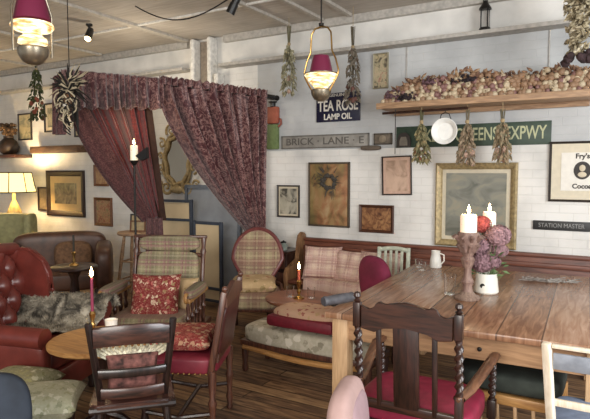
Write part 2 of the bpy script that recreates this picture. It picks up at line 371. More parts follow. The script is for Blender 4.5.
picture('thin-framed cream print half behind the maroon curtain tail', -6.78, -6.45, 2.06, 2.46, .022, m_fthin, None, art('cream_print', [(.4, 'b3a680'), (.6, 'd0c39c')], 6))
picture('small black-framed bird sketch right of the maroon curtain', -3.33, -3.04, 1.05, 1.41, .018, m_fthin, m_paper, art('bird_sketch', [(.38, '4a473f'), (.46, '9a9484'), (.6, 'b8b19e')], 8, 1), .02)
picture('narrow unframed-looking portrait print on yellowed paper high on the wall', -2.18, -2.02, 2.39, 2.74, .012, plain('pale_frame', 'a09880', .6), None, art('small_poster', [(.36, '5e564a'), (.45, 'a39a7d'), (.55, 'b9a98c'), (.66, '9a6a5c'), (.72, 'c0b492')], 11))
t = picture('pale pink advertising print in thin black frame, tilted, above the brown picture', -2.075, -1.765, 1.325, 1.715, .014, m_fthin, plain('pink_mount', 'c9a894', .7, 0, .05), art('pink_print', [(.34, '9c8069'), (.48, 'bfa08a'), (.6, 'cdae97')], 7, 1), .03, math.radians(-1.5))
picture('small brown wooden-framed carved picture below the pale pink print', -2.32, -1.945, .935, 1.22, .03, plain('walnut_frame', '4a2c1e', .4), None, art('brown_relief', [(.35, '54331f'), (.5, '84593a'), (.65, 'a37a50')], 12, 2), 0)
picture('large gilt-framed faded painting above the pew behind the flowers', -1.52, -.785, .855, 1.64, .06, m_gold, plain('pale_slip', 'c9bfa8', .6, 0, .04), art('faded_painting', [(.3, '6a6a60'), (.48, '86857a'), (.6, '95917f'), (.72, 'a0917c')], 5, 1, (1,1,1.5), .12), .035, 0, .05)
t = picture('black-framed cream cocoa advertisement with oval portrait at the right edge', -.535, -.02, 1.30, 1.815, .02, m_fthin, plain('cream_mount', 'd9cfb8', .7, 0, .03), plain('poster_paper', 'e8e4da', .7, 0, .03), .075)
mI = plain('printing_ink', '3c3834', .7)
text('lettering', "Fry's", .058, mI, t, M4((.0, -.013, .13)) @ STAND, bold=.002); text('lettering', 'Cocoa', .055, mI, t, M4((.0, -.013, -.125)) @ STAND, bold=.002)
b = B(); b.lathe([(.066, 0), (.066, .002), (.0, .002)], 28, M4((0, -.0125, .01), (PI/2, 0, 0), (1, 1.15, 1))); obj('oval_portrait', b, mI, t)
b = B(); b.blob((0, -.016, .03), .024, None, 6, (1, .2, 1.2)); b.blob((0, -.016, -.025), .034, None, 6, (1, .15, .7)); obj('portrait_figure', b, m_paper, t)
# rusty panel with wreath
def rust():
    t = NT('rusted_painted_panel', .6, .1); v = t.mapping(); a = t.noise(v, 5, 6, 1.2); z = t.noise(t.mapping((4,1,1.2)), 2, 4)
    c = t.mix(t.ramp(z, [(.4, '000000'), (.6, 'ffffff')]), t.ramp(a, [(.3, '5c5334'), (.5, '8f7a4d'), (.65, 'a38a5c')]), t.ramp(a, [(.3, '6e4a30'), (.5, 'a0704c'), (.7, 'b59a72')])); return t.col(c)
t = thing('painted_metal_panel', 'rusty brown and ochre painted panel with a wreath motif, hung on the wall', 'panel', (-2.675, WY-.001, 1.315))
b = B(); b.box((0, -.012, 0), (.46, .02, .66), None, .004); obj('panel', b, rust(), t)
b = B()
for sx in (-1, 1): b.box((sx*.235, -.016, 0), (.02, .03, .69), None, .004)
for sz in (-1, 1): b.box((0, -.016, sz*.335), (.49, .03, .02), None, .004)
obj('rim', b, plain('dark_rim', '4c4030', .6), t)
b = B(); R = random.Random(3)
for k in range(60):
    a = 2*PI*k/60; r = .075+R.uniform(-.02, .02); p = Vector((r*math.cos(a)+.01, -.035+R.uniform(-.01, .01), .13+r*.9*math.sin(a)))
    b.blob(p, R.uniform(.008, .02), None, 4, (1, .6, 1), .3, 3, k)
for k in range(14):
    p = Vector((R.uniform(-.2, -.02), -.03, .13+R.uniform(-.04, .04))); b.tube([p, p+Vector((R.uniform(-.06, .06), -.01, R.uniform(-.04, .06)))], .003, 5)
wr = obj('wreath', b, plain('twig_wreath', '45403a', .8), t); b = B()
for k in range(26):
    a = R.uniform(0, 2*PI); p = Vector((.01+.09*math.cos(a), -.04, .15+.12*math.sin(a))); b.tube([p, p+Vector((math.cos(a)*R.uniform(.03, .09), -.012, math.sin(a)*R.uniform(.04, .11)))], [.005, .001], 5)
t_ = obj('loose_twigs', b, plain('loose_twig', '45403a', .8), t)
def sign(name, label, x0, x1, z0, z1, m, th=.016, cat='sign', rim=None, tilt=0):
    t = thing(name, label, cat, ((x0+x1)/2, WY-.001, (z0+z1)/2)); t.rotation_euler = (0, tilt, 0)
    b = B(); b.box((0, -th/2, 0), (x1-x0, th, z1-z0), None, .003); obj('board', b, m, t)
    if rim:
        b = B(); W = x1-x0; Hh = z1-z0
        for s in (-1, 1):
            b.box((s*(W/2-.008), -th-.003, 0), (.012, .006, Hh-.004)); b.box((0, -th-.003, s*(Hh/2-.008)), (W-.004, .006, .012))
        obj('border', b, rim, t)
    return t
t = sign('enamel_sign', 'dark blue enamel sign reading TEA ROSE LAMP OIL behind the hanging lamp', -2.83, -2.32, 2.085, 2.385, plain('navy_enamel', '23233a', .25, 0, .08))
text('lettering', 'TEA ROSE', .155, m_letterw, t, M4((0, -.018, .012)) @ STAND, sx=.68, bold=.003)
text('lettering', 'LAMP OIL', .085, m_letterw, t, M4((0, -.018, -.10)) @ STAND, sx=.9, bold=.002); text('lettering', 'GENUINE', .045, m_letterw, t, M4((.0, -.018, .125)) @ STAND)
t = sign('street_sign', 'long weathered grey street sign reading BRICK LANE, below the enamel sign', -3.27, -2.215, 1.81, 1.955, plain('grey_sign', '8f8b84', .7, 0, .15, 12), .016, 'sign', plain('sign_edge', '6b6862', .7))
text('lettering', 'BRICK · LANE · E', .105, plain('faded_letter', '5e5a55', .7), t, M4((.0, -.018, 0)) @ STAND, sx=1.22, bold=.001)
t = sign('green_road_sign', 'long dark green road sign with pale letters behind the hanging dried bunches', -1.93, -.525, 1.795, 2.0, plain('road_green', '2f4234', .5, 0, .15), .012)
text('lettering', 'BKLYN-QUEENS  EXPWY', .165, m_lettery, t, M4((.665, -.0135, 0)) @ STAND, 'RIGHT', sx=.62, bold=.002)
t = sign('station_sign', 'narrow black sign with raised letters reading STATION MASTER', -.65, -.20, 1.05, 1.13, plain('black_sign', '2a2a2a', .5), .02)
text('lettering', 'STATION MASTER', .052, plain('grey_letter', '8a8a88', .5), t, M4((0, -.021, 0)) @ STAND, sx=.86)
t = sign('wooden_plaque', 'small grey-brown carved plaque just right of the street sign', -2.165, -1.97, 1.83, 1.945, plain('plaque_wood', '6b6154', .7, 0, .2), .02, 'plaque', plain('plaque_edge', '4e463c', .7))
b = B(); b.lathe([(.035, 0), (.038, .008), (.02, .014), (0, .014)], 20, M4((0, -.02, 0), (PI/2, 0, 0))); obj('relief', b, plain('plaque_relief', '877b69', .7), t)
o = obj('driftwood_piece', B().soft((-2.19, 5.215, 1.80), (.22, .05, .05), None, .6), plain('driftwood', '5e5348', .8)); tag(o, 'short dark lump of driftwood overlapping the lower edge of the small plaque', 'driftwood')
t = thing('arched_plaque', 'small dark arch-topped plaque left of the green road sign', 'plaque', (-1.865+.02, WY-.02, 1.80))
b = B(); b.prism([(-.07, 0), (.07, 0), (.07, .07), (.05, .12), (.02, .14), (-.02, .14), (-.05, .12), (-.07, .07)], .03); obj('surround', b, plain('plaque_dark', '38322e', .7), t)
b = B(); b.prism([(-.04, .015), (.04, .015), (.04, .06), (.025, .1), (-.025, .1), (-.04, .06)], .04); obj('inset', b, plain('plaque_grey', '7e776c', .7), t)
# little red/green wall ornament
t = thing('painted_bottle_board', 'little wall ornament painted red above and green below, right of the curtain', 'ornament', (-3.375, WY-.001, 1.81))
b = B(); b.box((0, -.03, .14), (.15, .05, .28), None, .015); obj('green_body', b, plain('apple_green', '66774a', .6), t, label='green lower half')
b = B(); b.box((0, -.03, .38), (.16, .055, .19), None, .02); obj('red_top', b, plain('brick_red', '9c5540', .6), t, label='brick red upper half')
b = B(); b.lathe([(.03, 0), (.03, .04), (.05, .05), (.05, .06), (0, .07)], 16, M4((0, -.03, .475))); obj('cap', b, m_black, t, label='black cap')
b = B(); b.tube([(.075, -.04, .34), (.11, -.04, .33), (.115, -.04, .28), (.08, -.04, .25)], .012, 8); obj('handle', b, plain('brick_red_handle', '8c4a3a', .6), t)

# plank shelf and left wall ledge objects
o = obj('plank_shelf', B().box((-7.06, 5.16, 1.885), (1.08, .18, .10), None, .01), wood('shelf_beam', '3d2a1e', '6a4c34', .6, 'X')); tag(o, 'short thick dark beam shelf on the wall above the large etching', 'shelf')
o = obj('ledge_shelf', B().box((-8.3, 5.10, 1.80), (1.0, .30, .05), None, .01), m_darkx); tag(o, 'dark shelf above the lit lamp at the left edge', 'shelf')
t = thing('pottery_jar', 'dark round-bellied jar standing on the shelf at the left edge', 'jar', (-8.13, 5.08, 1.826)); 
obj('body', B().lathe([(.08, 0), (.13, .04), (.15, .12), (.12, .2), (.07, .25), (.075, .28), (0, .28)], 24), plain('dark_glaze', '30231c', .4), t)
b = B(); R = random.Random(5)
for k in range(40):
    a = R.uniform(0, 2*PI); b.blob((math.cos(a)*R.uniform(0, .12), math.sin(a)*R.uniform(0, .1), .30+R.uniform(0, .16)), R.uniform(.02, .04), None, 4, (1,1,1), .3, 3, k)
obj('dried_foliage', b, plain('dried_brown', '5c4530', .9, 0, .35), t)

# ---------------------------------------------------------------- hanging things
def hook_bunch(label, x, y, z1, z0, wd, cols, kind='dried_flower_bunch', n=26, seed=1, heads=0, headcol=None, cat='dried flowers', group=None, flare=.45):
    t = thing(kind, label, cat, (x, y, z0), 0, group); R = random.Random(seed); Lg = z1-z0; neck = .66
    b = B(); 
    for k in range(12):
        a = R.uniform(0, 2*PI); b.tube([(math.cos(a)*.02, math.sin(a)*.02, Lg), (math.cos(a)*.008, math.sin(a)*.008, Lg*neck+.04), (math.cos(a)*wd*.25, math.sin(a)*wd*.25, Lg*.35)], .0035, 5)
    obj('stems', b, plain('stem_'+str(seed), cols[0], .9, 0, .2), t)
    obj('string', B().lathe([(.014, 0), (.018, .008), (.018, .02), (.014, .03)], 10, M4((0, 0, Lg*neck+.04))).tube([(0, 0, Lg-.02), (0, 0, (3.15 if z1 > 2.5 else 2.138)-z0)], .003, 5), plain('twine', 'a08d6c', .9), t)
    b = B()
    for k in range(n*6):
        a = R.uniform(0, 2*PI); h = R.random(); r = wd/2*min(1, (1-h)**flare*1.15)*R.uniform(.3, 1)+.014; z = h*Lg*(neck+.05)
        p = Vector((math.cos(a)*r, math.sin(a)*r, z)); d = Vector((math.cos(a)*.6, math.sin(a)*.6, -R.uniform(.6, 1.6))).normalized(); l = R.uniform(.035, .08); sd = d.cross(Vector((R.uniform(-1, 1), R.uniform(-1, 1), .3))).normalized()*l*.24; nn = d.cross(sd).normalized()*l*.08
        v = [b.bm.verts.new(q) for q in (p-d*l*.4, p+sd+nn, p+d*l*.6, p-sd+nn, p-nn)]
        for f in ((0, 1, 2), (0, 2, 3), (0, 4, 1), (1, 4, 2), (2, 4, 3), (3, 4, 0)): b.bm.faces.new([v[i] for i in f])
    o = obj('dried_leaves', b, art('leaf_mix_'+str(seed), [(.35, cols[0]), (.5, cols[1]), (.65, cols[2])], 30, 1, (1,1,1), .9), t, False); o['kind'] = 'stuff'
    for k in range(heads):
        a = R.uniform(0, 2*PI); r = wd/2*R.uniform(.2, .85); z = R.uniform(.0, .30)*Lg
        obj('flower_head', B().blob((math.cos(a)*r, math.sin(a)*r, z), R.uniform(.016, .026), None, 6, (1, 1, 1.2), .3, 5, k), headcol, t)
    return t
m_hd = plain('faded_pink_head', 'a88c7c', .9, 0, .2); m_hr = plain('rust_head', '8c4f3e', .9, 0, .2)
hook_bunch('pale green-grey dried bunch hanging from the ceiling left of the hanging lamp', -3.0, 4.95, 3.06, 2.36, .15, ['6f6a52', '8d8a70', 'b3a98c'], n=34, seed=11, heads=6, headcol=m_hd)
hook_bunch('dried bunch with brown tips hanging in front of the blue enamel sign', -2.275, 4.95, 2.96, 2.22, .13, ['5b5342', '80786a', '5e4c42'], n=30, seed=12, heads=5, headcol=plain('brown_head', '6b4a42', .9))
hook_bunch('green bunch with red tips hanging in front of the far left prints', -6.26, 4.3, 3.06, 2.20, .17, ['2f3824', '46502f', '5a5a38'], n=34, seed=13, heads=8, headcol=m_hr)
hook_bunch('dried bunch of wheat and leaves hanging left of the round white clock', -1.56, 4.88, 2.11, 1.64, .115, ['5c5a40', '7f7b5a', 'a08a64'], n=30, seed=14, heads=6, headcol=m_hr)
hook_bunch('dried pinkish bunch hanging just right of the round white clock', -1.155, 4.88, 2.09, 1.63, .125, ['6e6450', '8f8068', 'a88f78'], n=32, seed=15, heads=9, headcol=m_hd)
hook_bunch('rightmost dried bunch below the rack, in front of the sign letters', -.865, 4.88, 2.08, 1.64, .125, ['6a6450', '8c7f64', 'a38a70'], n=30, seed=16, heads=8, headcol=m_hd)
# big ceiling bunch top right
t = thing('dried_hydrangea_bunch', 'large pale dried leafy bunch hanging from the ceiling at the upper right', 'dried flowers', (-.30, 4.55, 2.36)); R = random.Random(21)
obj('stems', B().tube([(0, 0, .25), (0, .01, .5), (.01, 0, .76)], .03, 8), plain('stem_big', '5e5442', .9), t)
b = B()
for k in range(420):
    h = R.random(); a = R.uniform(0, 2*PI); r = (.025+.07*math.sin(PI*min(1, h*.9+.12)))*R.uniform(.3, 1); p = Vector((math.cos(a)*r, math.sin(a)*r, .04+h*.70)); s1 = R.uniform(.025, .05)
    ax = Vector((R.uniform(-1, 1), R.uniform(-1, 1), R.uniform(-1, 1))).normalized(); u_ = ax.orthogonal().normalized(); w_ = ax.cross(u_)
    v = [b.bm.verts.new(q) for q in (p-u_*s1, p+w_*s1*.5+ax*.006, p+u_*s1, p-w_*s1*.5+ax*.006, p-ax*.004)]
    for f in ((0, 1, 2), (0, 2, 3), (0, 4, 1), (1, 4, 2), (2, 4, 3), (3, 4, 0)): b.bm.faces.new([v[i] for i in f])
o = obj('dried_leaves', b, art('hyd_leaf', [(.35, '5a5040'), (.5, '988b70'), (.62, 'c2b698')], 25), t, False); o['kind'] = 'stuff'
b = B()
for k in range(12): b.blob((R.uniform(-.09, .09), R.uniform(-.08, .08), R.uniform(.0, .06)), R.uniform(.02, .04), None, 5, (1,1,1), .3, 4, k)
obj('dark_heads', b, plain('dark_plum', '3a2a2c', .9, 0, .3), t)
# rack with dried bulbs
t = thing('hanging_rack', 'long pine drying rack shelf under the heap of dried bulbs', 'shelf', (0, 0, 0))
b = B(); b.box((-1.09, 5.04, 2.16), (1.76, .40, .03), None, .004); obj('shelf_board', b, m_ply, t)
b = B(); b.box((-1.09, 4.84, 2.165), (1.78, .02, .055), None, .004); obj('front_rail', b, m_ply, t)
b = B(); b.tube([(-1.93, 4.87, 2.10), (-1.15, 4.87, 2.105)], .012, 8); obj('hanging_rod', b, m_dark, t)
b = B(); b.box((-1.09, 5.225, 2.125), (1.7, .05, .04)); obj('wall_cleat', b, m_ply, t)
b = B()
b.tube([(-1.80, 4.86, 2.13), (-1.80, 4.86, 1.72)], .004, 6); obj('hanging_wire', b, m_iron, t)
def bulb_mesh(name, m, elong, seed):
    b = B(); b.blob((0, 0, 0), 1, None, 7, (1, 1, elong), .18, 2.5, seed); b.tube([(0, 0, elong*.8), (.15, .1, elong*1.5), (.3, .05, elong*1.9)], [.3, .14, .05], 6)
    bm = b.bm; bmesh.ops.recalc_face_normals(bm, faces=bm.faces); me = bpy.data.meshes.new(name); bm.to_mesh(me); bm.free(); me.polygons.foreach_set('use_smooth', [True]*len(me.polygons)); me.materials.append(m); return me
kinds = [(bulb_mesh('bulb', plain('cream_skin', 'bfae92', .6, 0, .15, 6), 1.0, 1), 'small cream dried bulb in the heap along the rack', 'cream dried bulbs on the rack'),
         (bulb_mesh('bulb', plain('tan_skin', '95765c', .6, 0, .2, 6), 1.1, 2), 'small tan brown dried bulb in the heap along the rack', 'tan dried bulbs on the rack'),
         (bulb_mesh('bulb', plain('pink_skin', '83605a', .6, 0, .2, 6), .9, 3), 'small purplish pink dried bulb in the heap along the rack', 'pink dried bulbs on the rack')]
R = random.Random(9); n = 0
def top_(q): return .07+.18*min(1, q*5)-.075*q+.02*math.sin(q*17)
for row in range(7):
    cnt = 46 if row < 4 else 40
    for k in range(cnt):
        q = (k+R.uniform(-.3, .3)+.5*(row % 2))/cnt; q = min(.995, max(.005, q)); x = -1.93+1.71*q; z = 2.177+.028+row*.034*R.uniform(.9, 1.1); y = 4.87+row*.012+R.uniform(0, .03)
        if z > 2.177+top_(q) or n >= 296: continue
        r = R.uniform(.020, .031); me, lb, gr = kinds[R.choices((0, 1, 2), (5, 4, 2))[0]]
        o = bpy.data.objects.new('dried_bulb', me); COL.objects.link(o); o.location = (x, y, z); o.scale = (r, r, r); o.rotation_euler = (R.uniform(-1.8, 1.8), R.uniform(-1.8, 1.8), R.uniform(0, 6)); tag(o, lb, 'dried bulb', gr); n += 1
b = B()      # dry stalks and husks packed behind the bulbs
for k in range(900):
    q = R.random(); x = -1.94+1.74*q; z = 2.18+R.random()*top_(q)*1.1; y = R.uniform(4.92, 5.12); d = Vector((R.gauss(0, 1), -abs(R.gauss(0, .6)), abs(R.gauss(0, .8)))).normalized()*R.uniform(.03, .07)
    p = Vector((x, y, z)); b.tube([p, p+d*.5, p+d], [.010, .013, .002], 5)
o = obj('dry_husks', b, art0('husk_brown', [(.35, '5a4034'), (.5, '8c6a52'), (.65, 'b39878')], 12, .9), None, False); tag(o, 'brown dry husks and stalks heaped behind the bulbs on the rack', 'husks'); o['kind'] = 'stuff'
def clump(label, cx, cz, wd, hh, m, seed, y=4.875):
    b = B(); R = random.Random(seed)
    for k in range(70): b.blob((cx+R.gauss(0, wd/4), y+R.uniform(-.01, .05), cz+abs(R.gauss(0, hh/3))), R.uniform(.006, .014), None, 4, (1,1,1), .3, 3, k)
    o = obj('dried_flower_cluster', b, m); tag(o, label, 'dried flowers'); return o
m_plum = plain('near_black_flowers', '2a2025', .9, 0, .3); m_mauve = plain('mauve_flowers', '5f464c', .9, 0, .3)
clump('near-black dried flower cluster low on the left half of the rack', -1.70, 2.215, .17, .06, m_plum, 31, 4.84)
clump('near-black dried flower cluster on top of the heap at the rack middle', -1.16, 2.34, .24, .06, m_plum, 32, 4.89)
clump('mauve dried flower cluster at the left end of the rack', -1.85, 2.24, .14, .10, m_mauve, 33, 4.865)
clump('small mauve dried flower cluster peaking left of the rack middle', -1.50, 2.34, .12, .07, m_mauve, 34, 4.87)
# clock-like white dish hanging
t = thing('white_enamel_pan', 'round white enamel pan hanging from the rack in front of the green sign', 'pan', (-1.35, 4.90, 1.915))
b = B(); b.lathe([(.0, 0), (.085, 0), (.095, -.02), (.13, -.045), (.135, -.043), (.105, -.015), (.09, .012), (0, .012)], 36, M4((0, 0, 0), (PI/2, 0, 0), (.86, .86, .86)) @ M4((0,0,0),(PI,0,0))); obj('pan', b, plain('white_enamel', 'eeeeea', .2, 0, .03), t)
b = B(); b.tube([(-.05, 0, .10), (-.035, -.01, .15), (0, -.01, .165), (.035, -.01, .15), (.05, 0, .10)], .004, 6); obj('handle', b, m_iron, t)
b = B(); b.tube([(0, -.01, .165), (0, 0, .19)], .003, 5); obj('hook', b, m_iron, t)
# lantern on ledge
t = thing('metal_lantern', 'small black metal lantern standing on the wall ledge', 'lantern', (-1.085, 5.16, 2.808))
b = B(); b.lathe([(.05, 0), (.05, .02), (.045, .03)], 16); obj('base', b, m_black, t)
b = B()
for k in range(4):
    a = PI/4+k*PI/2; b.box((.04*math.cos(a), .04*math.sin(a), .11), (.01, .01, .17))
obj('cage', b, m_black, t); obj('glass', B().lathe([(.034, .03), (.036, .10), (.032, .18)], 16, None, False), m_glass, t)
b = B(); b.lathe([(.055, .19), (.05, .205), (.03, .235), (.022, .25), (.022, .265), (0, .27)], 16); obj('roof', b, m_black, t)
obj('ring', B().tube([(.02*math.cos(a*PI/6), 0, .28+.02*math.sin(a*PI/6)) for a in range(12)], .003, 5, None, True), m_black, t)
# ceiling spotlights and cable
def spot(label, x, y, dx, dy, dz, lit):
    t = thing('spotlight', label, 'spotlight', (x, y, 3.12))
    obj('mount', B().lathe([(.035, 0), (.035, -.02), (.012, -.03), (.012, -.08)], 16), m_black, t)
    d = Vector((dx, dy, dz)).normalized(); p = Vector((0, 0, -.10)); T = Matrix.Translation(p) @ d.to_track_quat('Z', 'Y').to_matrix().to_4x4()
    b = B(); b.lathe([(.0, -.07), (.03, -.07), (.036, -.05), (.036, -.02), (.033, -.018), (.033, 0), (.038, .002), (.04, .09), (.036, .09), (.034, .02)], 20, T, False); obj('housing', b, m_black, t)
    b = B(); b.lathe([(.034, .085), (.02, .092), (0, .094)], 20, T); obj('lamp_face', b, m_bulb if lit else plain('lamp_lens', 'd8d4cc', .2), t)
    return t
spot('black ceiling spotlight angled down, nearest the hanging cable', -2.95, 3.95, -.45, -.1, -.85, False)
spot('small black ceiling spotlight with a glowing bulb at upper left', -4.90, 4.0, .3, -.5, -.7, True)
b = B(); b.tube([(-3.95+q*1.2, 3.75+q*.1, 3.10-.22*math.sin(PI*q)*(1-.3*q)) for q in [i/14 for i in range(15)]], .006, 6); tag(obj('cable', b, m_black), 'thin black cable sagging below the ceiling', 'cable')

# ---------------------------------------------------------------- oil-lamp pendants
def pendant(label, x, y, zb, sc, harp, power):
    t = thing('hanging_oil_lamp', label, 'lamp', (x, y, zb)); Q = M4((0,0,0), (0,0,0), (sc,)*3)
    obj('font_bowl', B().lathe([(0, 0), (.03, .002), (.06, .02), (.08, .055), (.085, .09), (.078, .10), (.03, .105), (.03, .12)], 28, Q), m_oldbrass, t)
    if harp: obj('glass_globe', B().lathe([(.05, .105), (.075, .135), (.105, .17), (.14, .215), (.135, .222), (.06, .222)], 28, Q), m_globe, t, label='glowing flared glass')
    else:
        obj('glass_globe', B().lathe([(.06, .11), (.08, .12), (.075, .15), (.05, .165), (.05, .185)], 28, Q), m_globe, t, label='glowing frosted glass globe')
        obj('reflector', B().lathe([(.06, .185), (.10, .195), (.118, .215), (.11, .235), (.06, .245)], 28, Q), m_globe, t, label='glowing glass dish')
    obj('shade_ring', B().lathe([(.14 if harp else .10, .223), (.142 if harp else .10, .23), (.05, .24)], 28, Q, False), m_oldbrass, t)
    z_ = 0 if harp else .025
    obj('lamp_shade', B().lathe([(.10, .225+z_), (.095, .25+z_), (.078, .33+z_), (.064, .375+z_), (.056, .375+z_), (.07, .33+z_), (.09, .25+z_), (.096, .225+z_)], 28, Q, False), m_magshade, t, label='magenta glass shade')
    b = B()
    if harp:
        for s in (-1, 1):
            b.tube([(s*q, 0, z) for q, z in ((.07, .07), (.115, .14), (.155, .21), (.16, .25), (.135, .34), (.10, .41), (.095, .50), (.09, .56), (.06, .60), (.0, .615))], .0075, 8, Q)
    else:
        b.tube([(0, -.12, .06), (0, -.125, .30), (0, -.05, .50), (0, 0, .62)], .007, 8, Q); b.tube([(0, .12, .06), (0, .125, .30), (0, .05, .50), (0, 0, .62)], .007, 8, Q)
    obj('harp_frame', b, m_brass if harp else m_oldbrass, t)
    top = 3.14-zb; b = B(); b.tube([(0, 0, .61*sc), (0, 0, top)], .006, 6); b.lathe([(.0, 0), (.02, .01), (.022, .03), (0, .04)], 12, M4((0, 0, .61*sc))); obj('chain', b, m_iron, t)
    lamp_light((x, y, zb+.17*sc), power, .08)
    return t
pendant('brass hanging oil lamp with tall harp frame and magenta shade over the seating', -2.13, 4.02, 2.13, .98, True, 6)
pendant('larger brass oil lamp with glowing globe cropped at the upper left corner', -2.92, 1.99, 2.165, 1.0, False, 7)

# ---------------------------------------------------------------- curtains on a bent rod
RODP = [Vector(p) for p in ((-4.15, 3.08, 2.38), (-4.05, 3.25, 2.38), (-3.92, 3.48, 2.38), (-3.76, 3.78, 2.38), (-3.63, 4.15, 2.38), (-3.53, 4.55, 2.38), (-3.42, 4.95, 2.38), (-3.33, 5.20, 2.38))]
LEN = [0]
for a, c in zip(RODP, RODP[1:]): LEN.append(LEN[-1]+(c-a).length)
def rod(u):
    s = max(0, min(1, u))*LEN[-1]
    for i in range(len(RODP)-1):
        if s <= LEN[i+1]+1e-9:
            return RODP[i].lerp(RODP[i+1], (s-LEN[i])/(LEN[i+1]-LEN[i]))
    return RODP[-1]
def rodn(u):
    d = rod(min(1, u+.02))-rod(max(0, u-.02)); return Vector((-d.y, d.x, 0)).normalized()
b = B(); b.tube([rod(i/24)+Vector((0,0,.0)) for i in range(25)], .014, 10); b.blob(rod(0), .03, None, 8)
t = thing('curtain_rod', 'dark bent rod carrying the maroon curtains out from the wall', 'curtain rod', tuple(rod(.5)))
o = obj('rod', b, m_black, t); o.location = -rod(.5)
b = B(); b.lathe([(.03, 0), (.03, .015), (.015, .04)], 12, M4(rod(1)+Vector((0, .04, 0)), (PI/2, 0, 0))); o = obj('wall_flange', b, m_iron, t); o.location = -rod(.5)
for uu in (.03,):
    p = rod(uu); o = obj('ceiling_stay', B().tube([p, p+Vector((0, 0, .76))], .004, 6), m_iron, t); o.location = -rod(.5)
for i in range(7):
    uu = .95+i*.007; p = rod(uu); o = obj('curtain_ring', B().tube([p+Vector((0, .0, 0))+rodn(uu)*.026*math.cos(a*PI/6)+Vector((0, 0, .026*math.sin(a*PI/6))) for a in range(12)], .004, 5, None, True), m_black, t); o.location = -rod(.5)
def drape(name, label, u0, u1, G, gspread, m, folds, amp, bulge, sidebulge, n=150, nv=50, tail=None, off=0, topoff=.03, pw=1.3):
    G = Vector(G); gs = Vector(gspread); b = B(); R = random.Random(folds)
    ph = [R.uniform(0, 1) for _ in range(8)]
    def f(u, v):
        uu = u0+(u1-u0)*u; top = rod(uu)+Vector((0, 0, topoff)); nn = rodn(uu)
        bot = G+gs*(u-.5)
        e = v**pw; p = top.lerp(bot, e); p.z = top.z+(bot.z-top.z)*v
        sag = math.sin(PI*v)
        p += Vector(sidebulge)*sag*(1-u)**1.5
        p += Vector((0, 0, -bulge))*sag*(1-u)
        th = 2*PI*folds*(u+.018*math.sin(6*u+3*v))
        a = amp*(1-.72*v)*(.45+.55*min(1, v*5))
        p += nn*(a*math.sin(th)+off)+nn*a*.35*math.sin(th*2.3+ph[0]*6+v*2)
        return p
    b.grid(f, n, nv)
    if name:
        o = obj(name, b, m)
        md = o.modifiers.new('thickness', 'SOLIDIFY'); md.thickness = .004
        tag(o, label, 'curtain'); return o
    return b
right = drape('curtain', 'long maroon brocade curtain swept to the right and tied against the wall', .36, .945, (-3.50, 5.06, .86), (.24, -.02, 0), m_curt, 8, .09, 0, (-.0, -.0, 0), 200, pw=1.5)
b = B()      # tail below the tie
def f(u, v):
    a = 2*PI*u; r = .085+.05*v+.012*math.sin(a*7); return Vector((-3.50+r*1.1*math.cos(a), 5.08+r*.7*math.sin(a), .86-.84*v))
b.grid(f, 84, 12, None, cu=True); o = obj('tail', b, m_curt); o.parent = right
o = obj('tieback', B().tube([(-3.50+.125*math.cos(a*PI/10), 5.08+.085*math.sin(a*PI/10), .86) for a in range(20)], .022, 8, None, True), m_curtdark); o.parent = right
left = drape('curtain', 'deep red brocade curtain swept diagonally behind the plaid armchair', .02, .29, (-4.19, 4.18, 1.07), (.10, .10, 0), m_curtred, 5, .065, .0, (0, 0, 0), pw=1.0)
b = B()   # brown lining edge down the right-hand side of the red curtain
def f(u, v):
    top = rod(.30)+Vector((0, 0, .0)); G = Vector((-4.14, 4.22, 1.05)); p = top.lerp(G, v); a = 2*PI*u
    return p+Vector((.055*math.cos(a)*(1+.2*math.sin(3*a)), .03*math.sin(a)+.02, 0))
b.grid(f, 30, 20, None, cu=True); o = obj('lining_edge', b, plain('brown_lining', '3c241a', .8, 0, .15), None, label='dark brown lining turned out at the right edge'); o.parent = left
b = B()   # dark leading edge, a folded band
def f(u, v):
    top = rod(.0)+Vector((0, 0, .0)); G = Vector((-4.22, 4.14, 1.05)); p = top.lerp(G, v**1.0); p.z = top.z+(G.z-top.z)*v
    a = 2*PI*u; w_ = .06+.03*math.sin(PI*v); d = Vector((.8, .6, .25)); q = Vector((-.6, .8, 0))
    k = 1+.25*math.sin(a*5)
    return p+d*w_*math.cos(a)*k+q*.035*math.sin(a)*k+Vector((-.05, 0, -.06))*math.sin(PI*v)
b.grid(f, 50, 40, None, cu=True); o = obj('leading_edge', b, m_curtdark, None, label='dark maroon folded edge of the red curtain'); o.parent = left
b = B()
def f(u, v):
    a = 2*PI*u; r = .08+.05*v+.012*math.sin(a*6); return Vector((-4.18+r*math.cos(a), 4.18+r*math.sin(a), 1.08-1.05*v))
b.grid(f, 60, 12, None, cu=True); o = obj('tail', b, m_curtdark); o.parent = left
b = B()   # valance
def f(u, v):
    uu = -.0+.38*u; p = rod(uu)+Vector((0, 0, .045)); nn = rodn(uu); th = 2*PI*(13*u+.5*math.sin(11*u))
    drop = (.33-.05*u)*(1+.05*math.sin(2*PI*8*u))
    puff = .015+.04*v*(1 if v > .12 else .3)
    return p-nn*(.035+.02*math.sin(PI*v))+nn*puff*math.sin(th+.6*math.sin(4*v))+Vector((0, 0, -drop*v))
b.grid(f, 220, 16); o = obj('curtain_valance', b, m_curt); md = o.modifiers.new('thickness', 'SOLIDIFY'); md.thickness = .004; tag(o, 'gathered maroon brocade valance along the left half of the rod', 'valance')
b = B()   # ruffled heading on the right-hand part
def f(u, v):
    uu = .37+.58*u; p = rod(uu)+Vector((0, 0, .065)); nn = rodn(uu); th = 2*PI*(18*u+.6*math.sin(9*u))
    return p-nn*.03+nn*(.035-.01*v)*math.sin(th)+Vector((0, 0, -.075*v+.008*math.sin(th*2.3)*(1-v)))
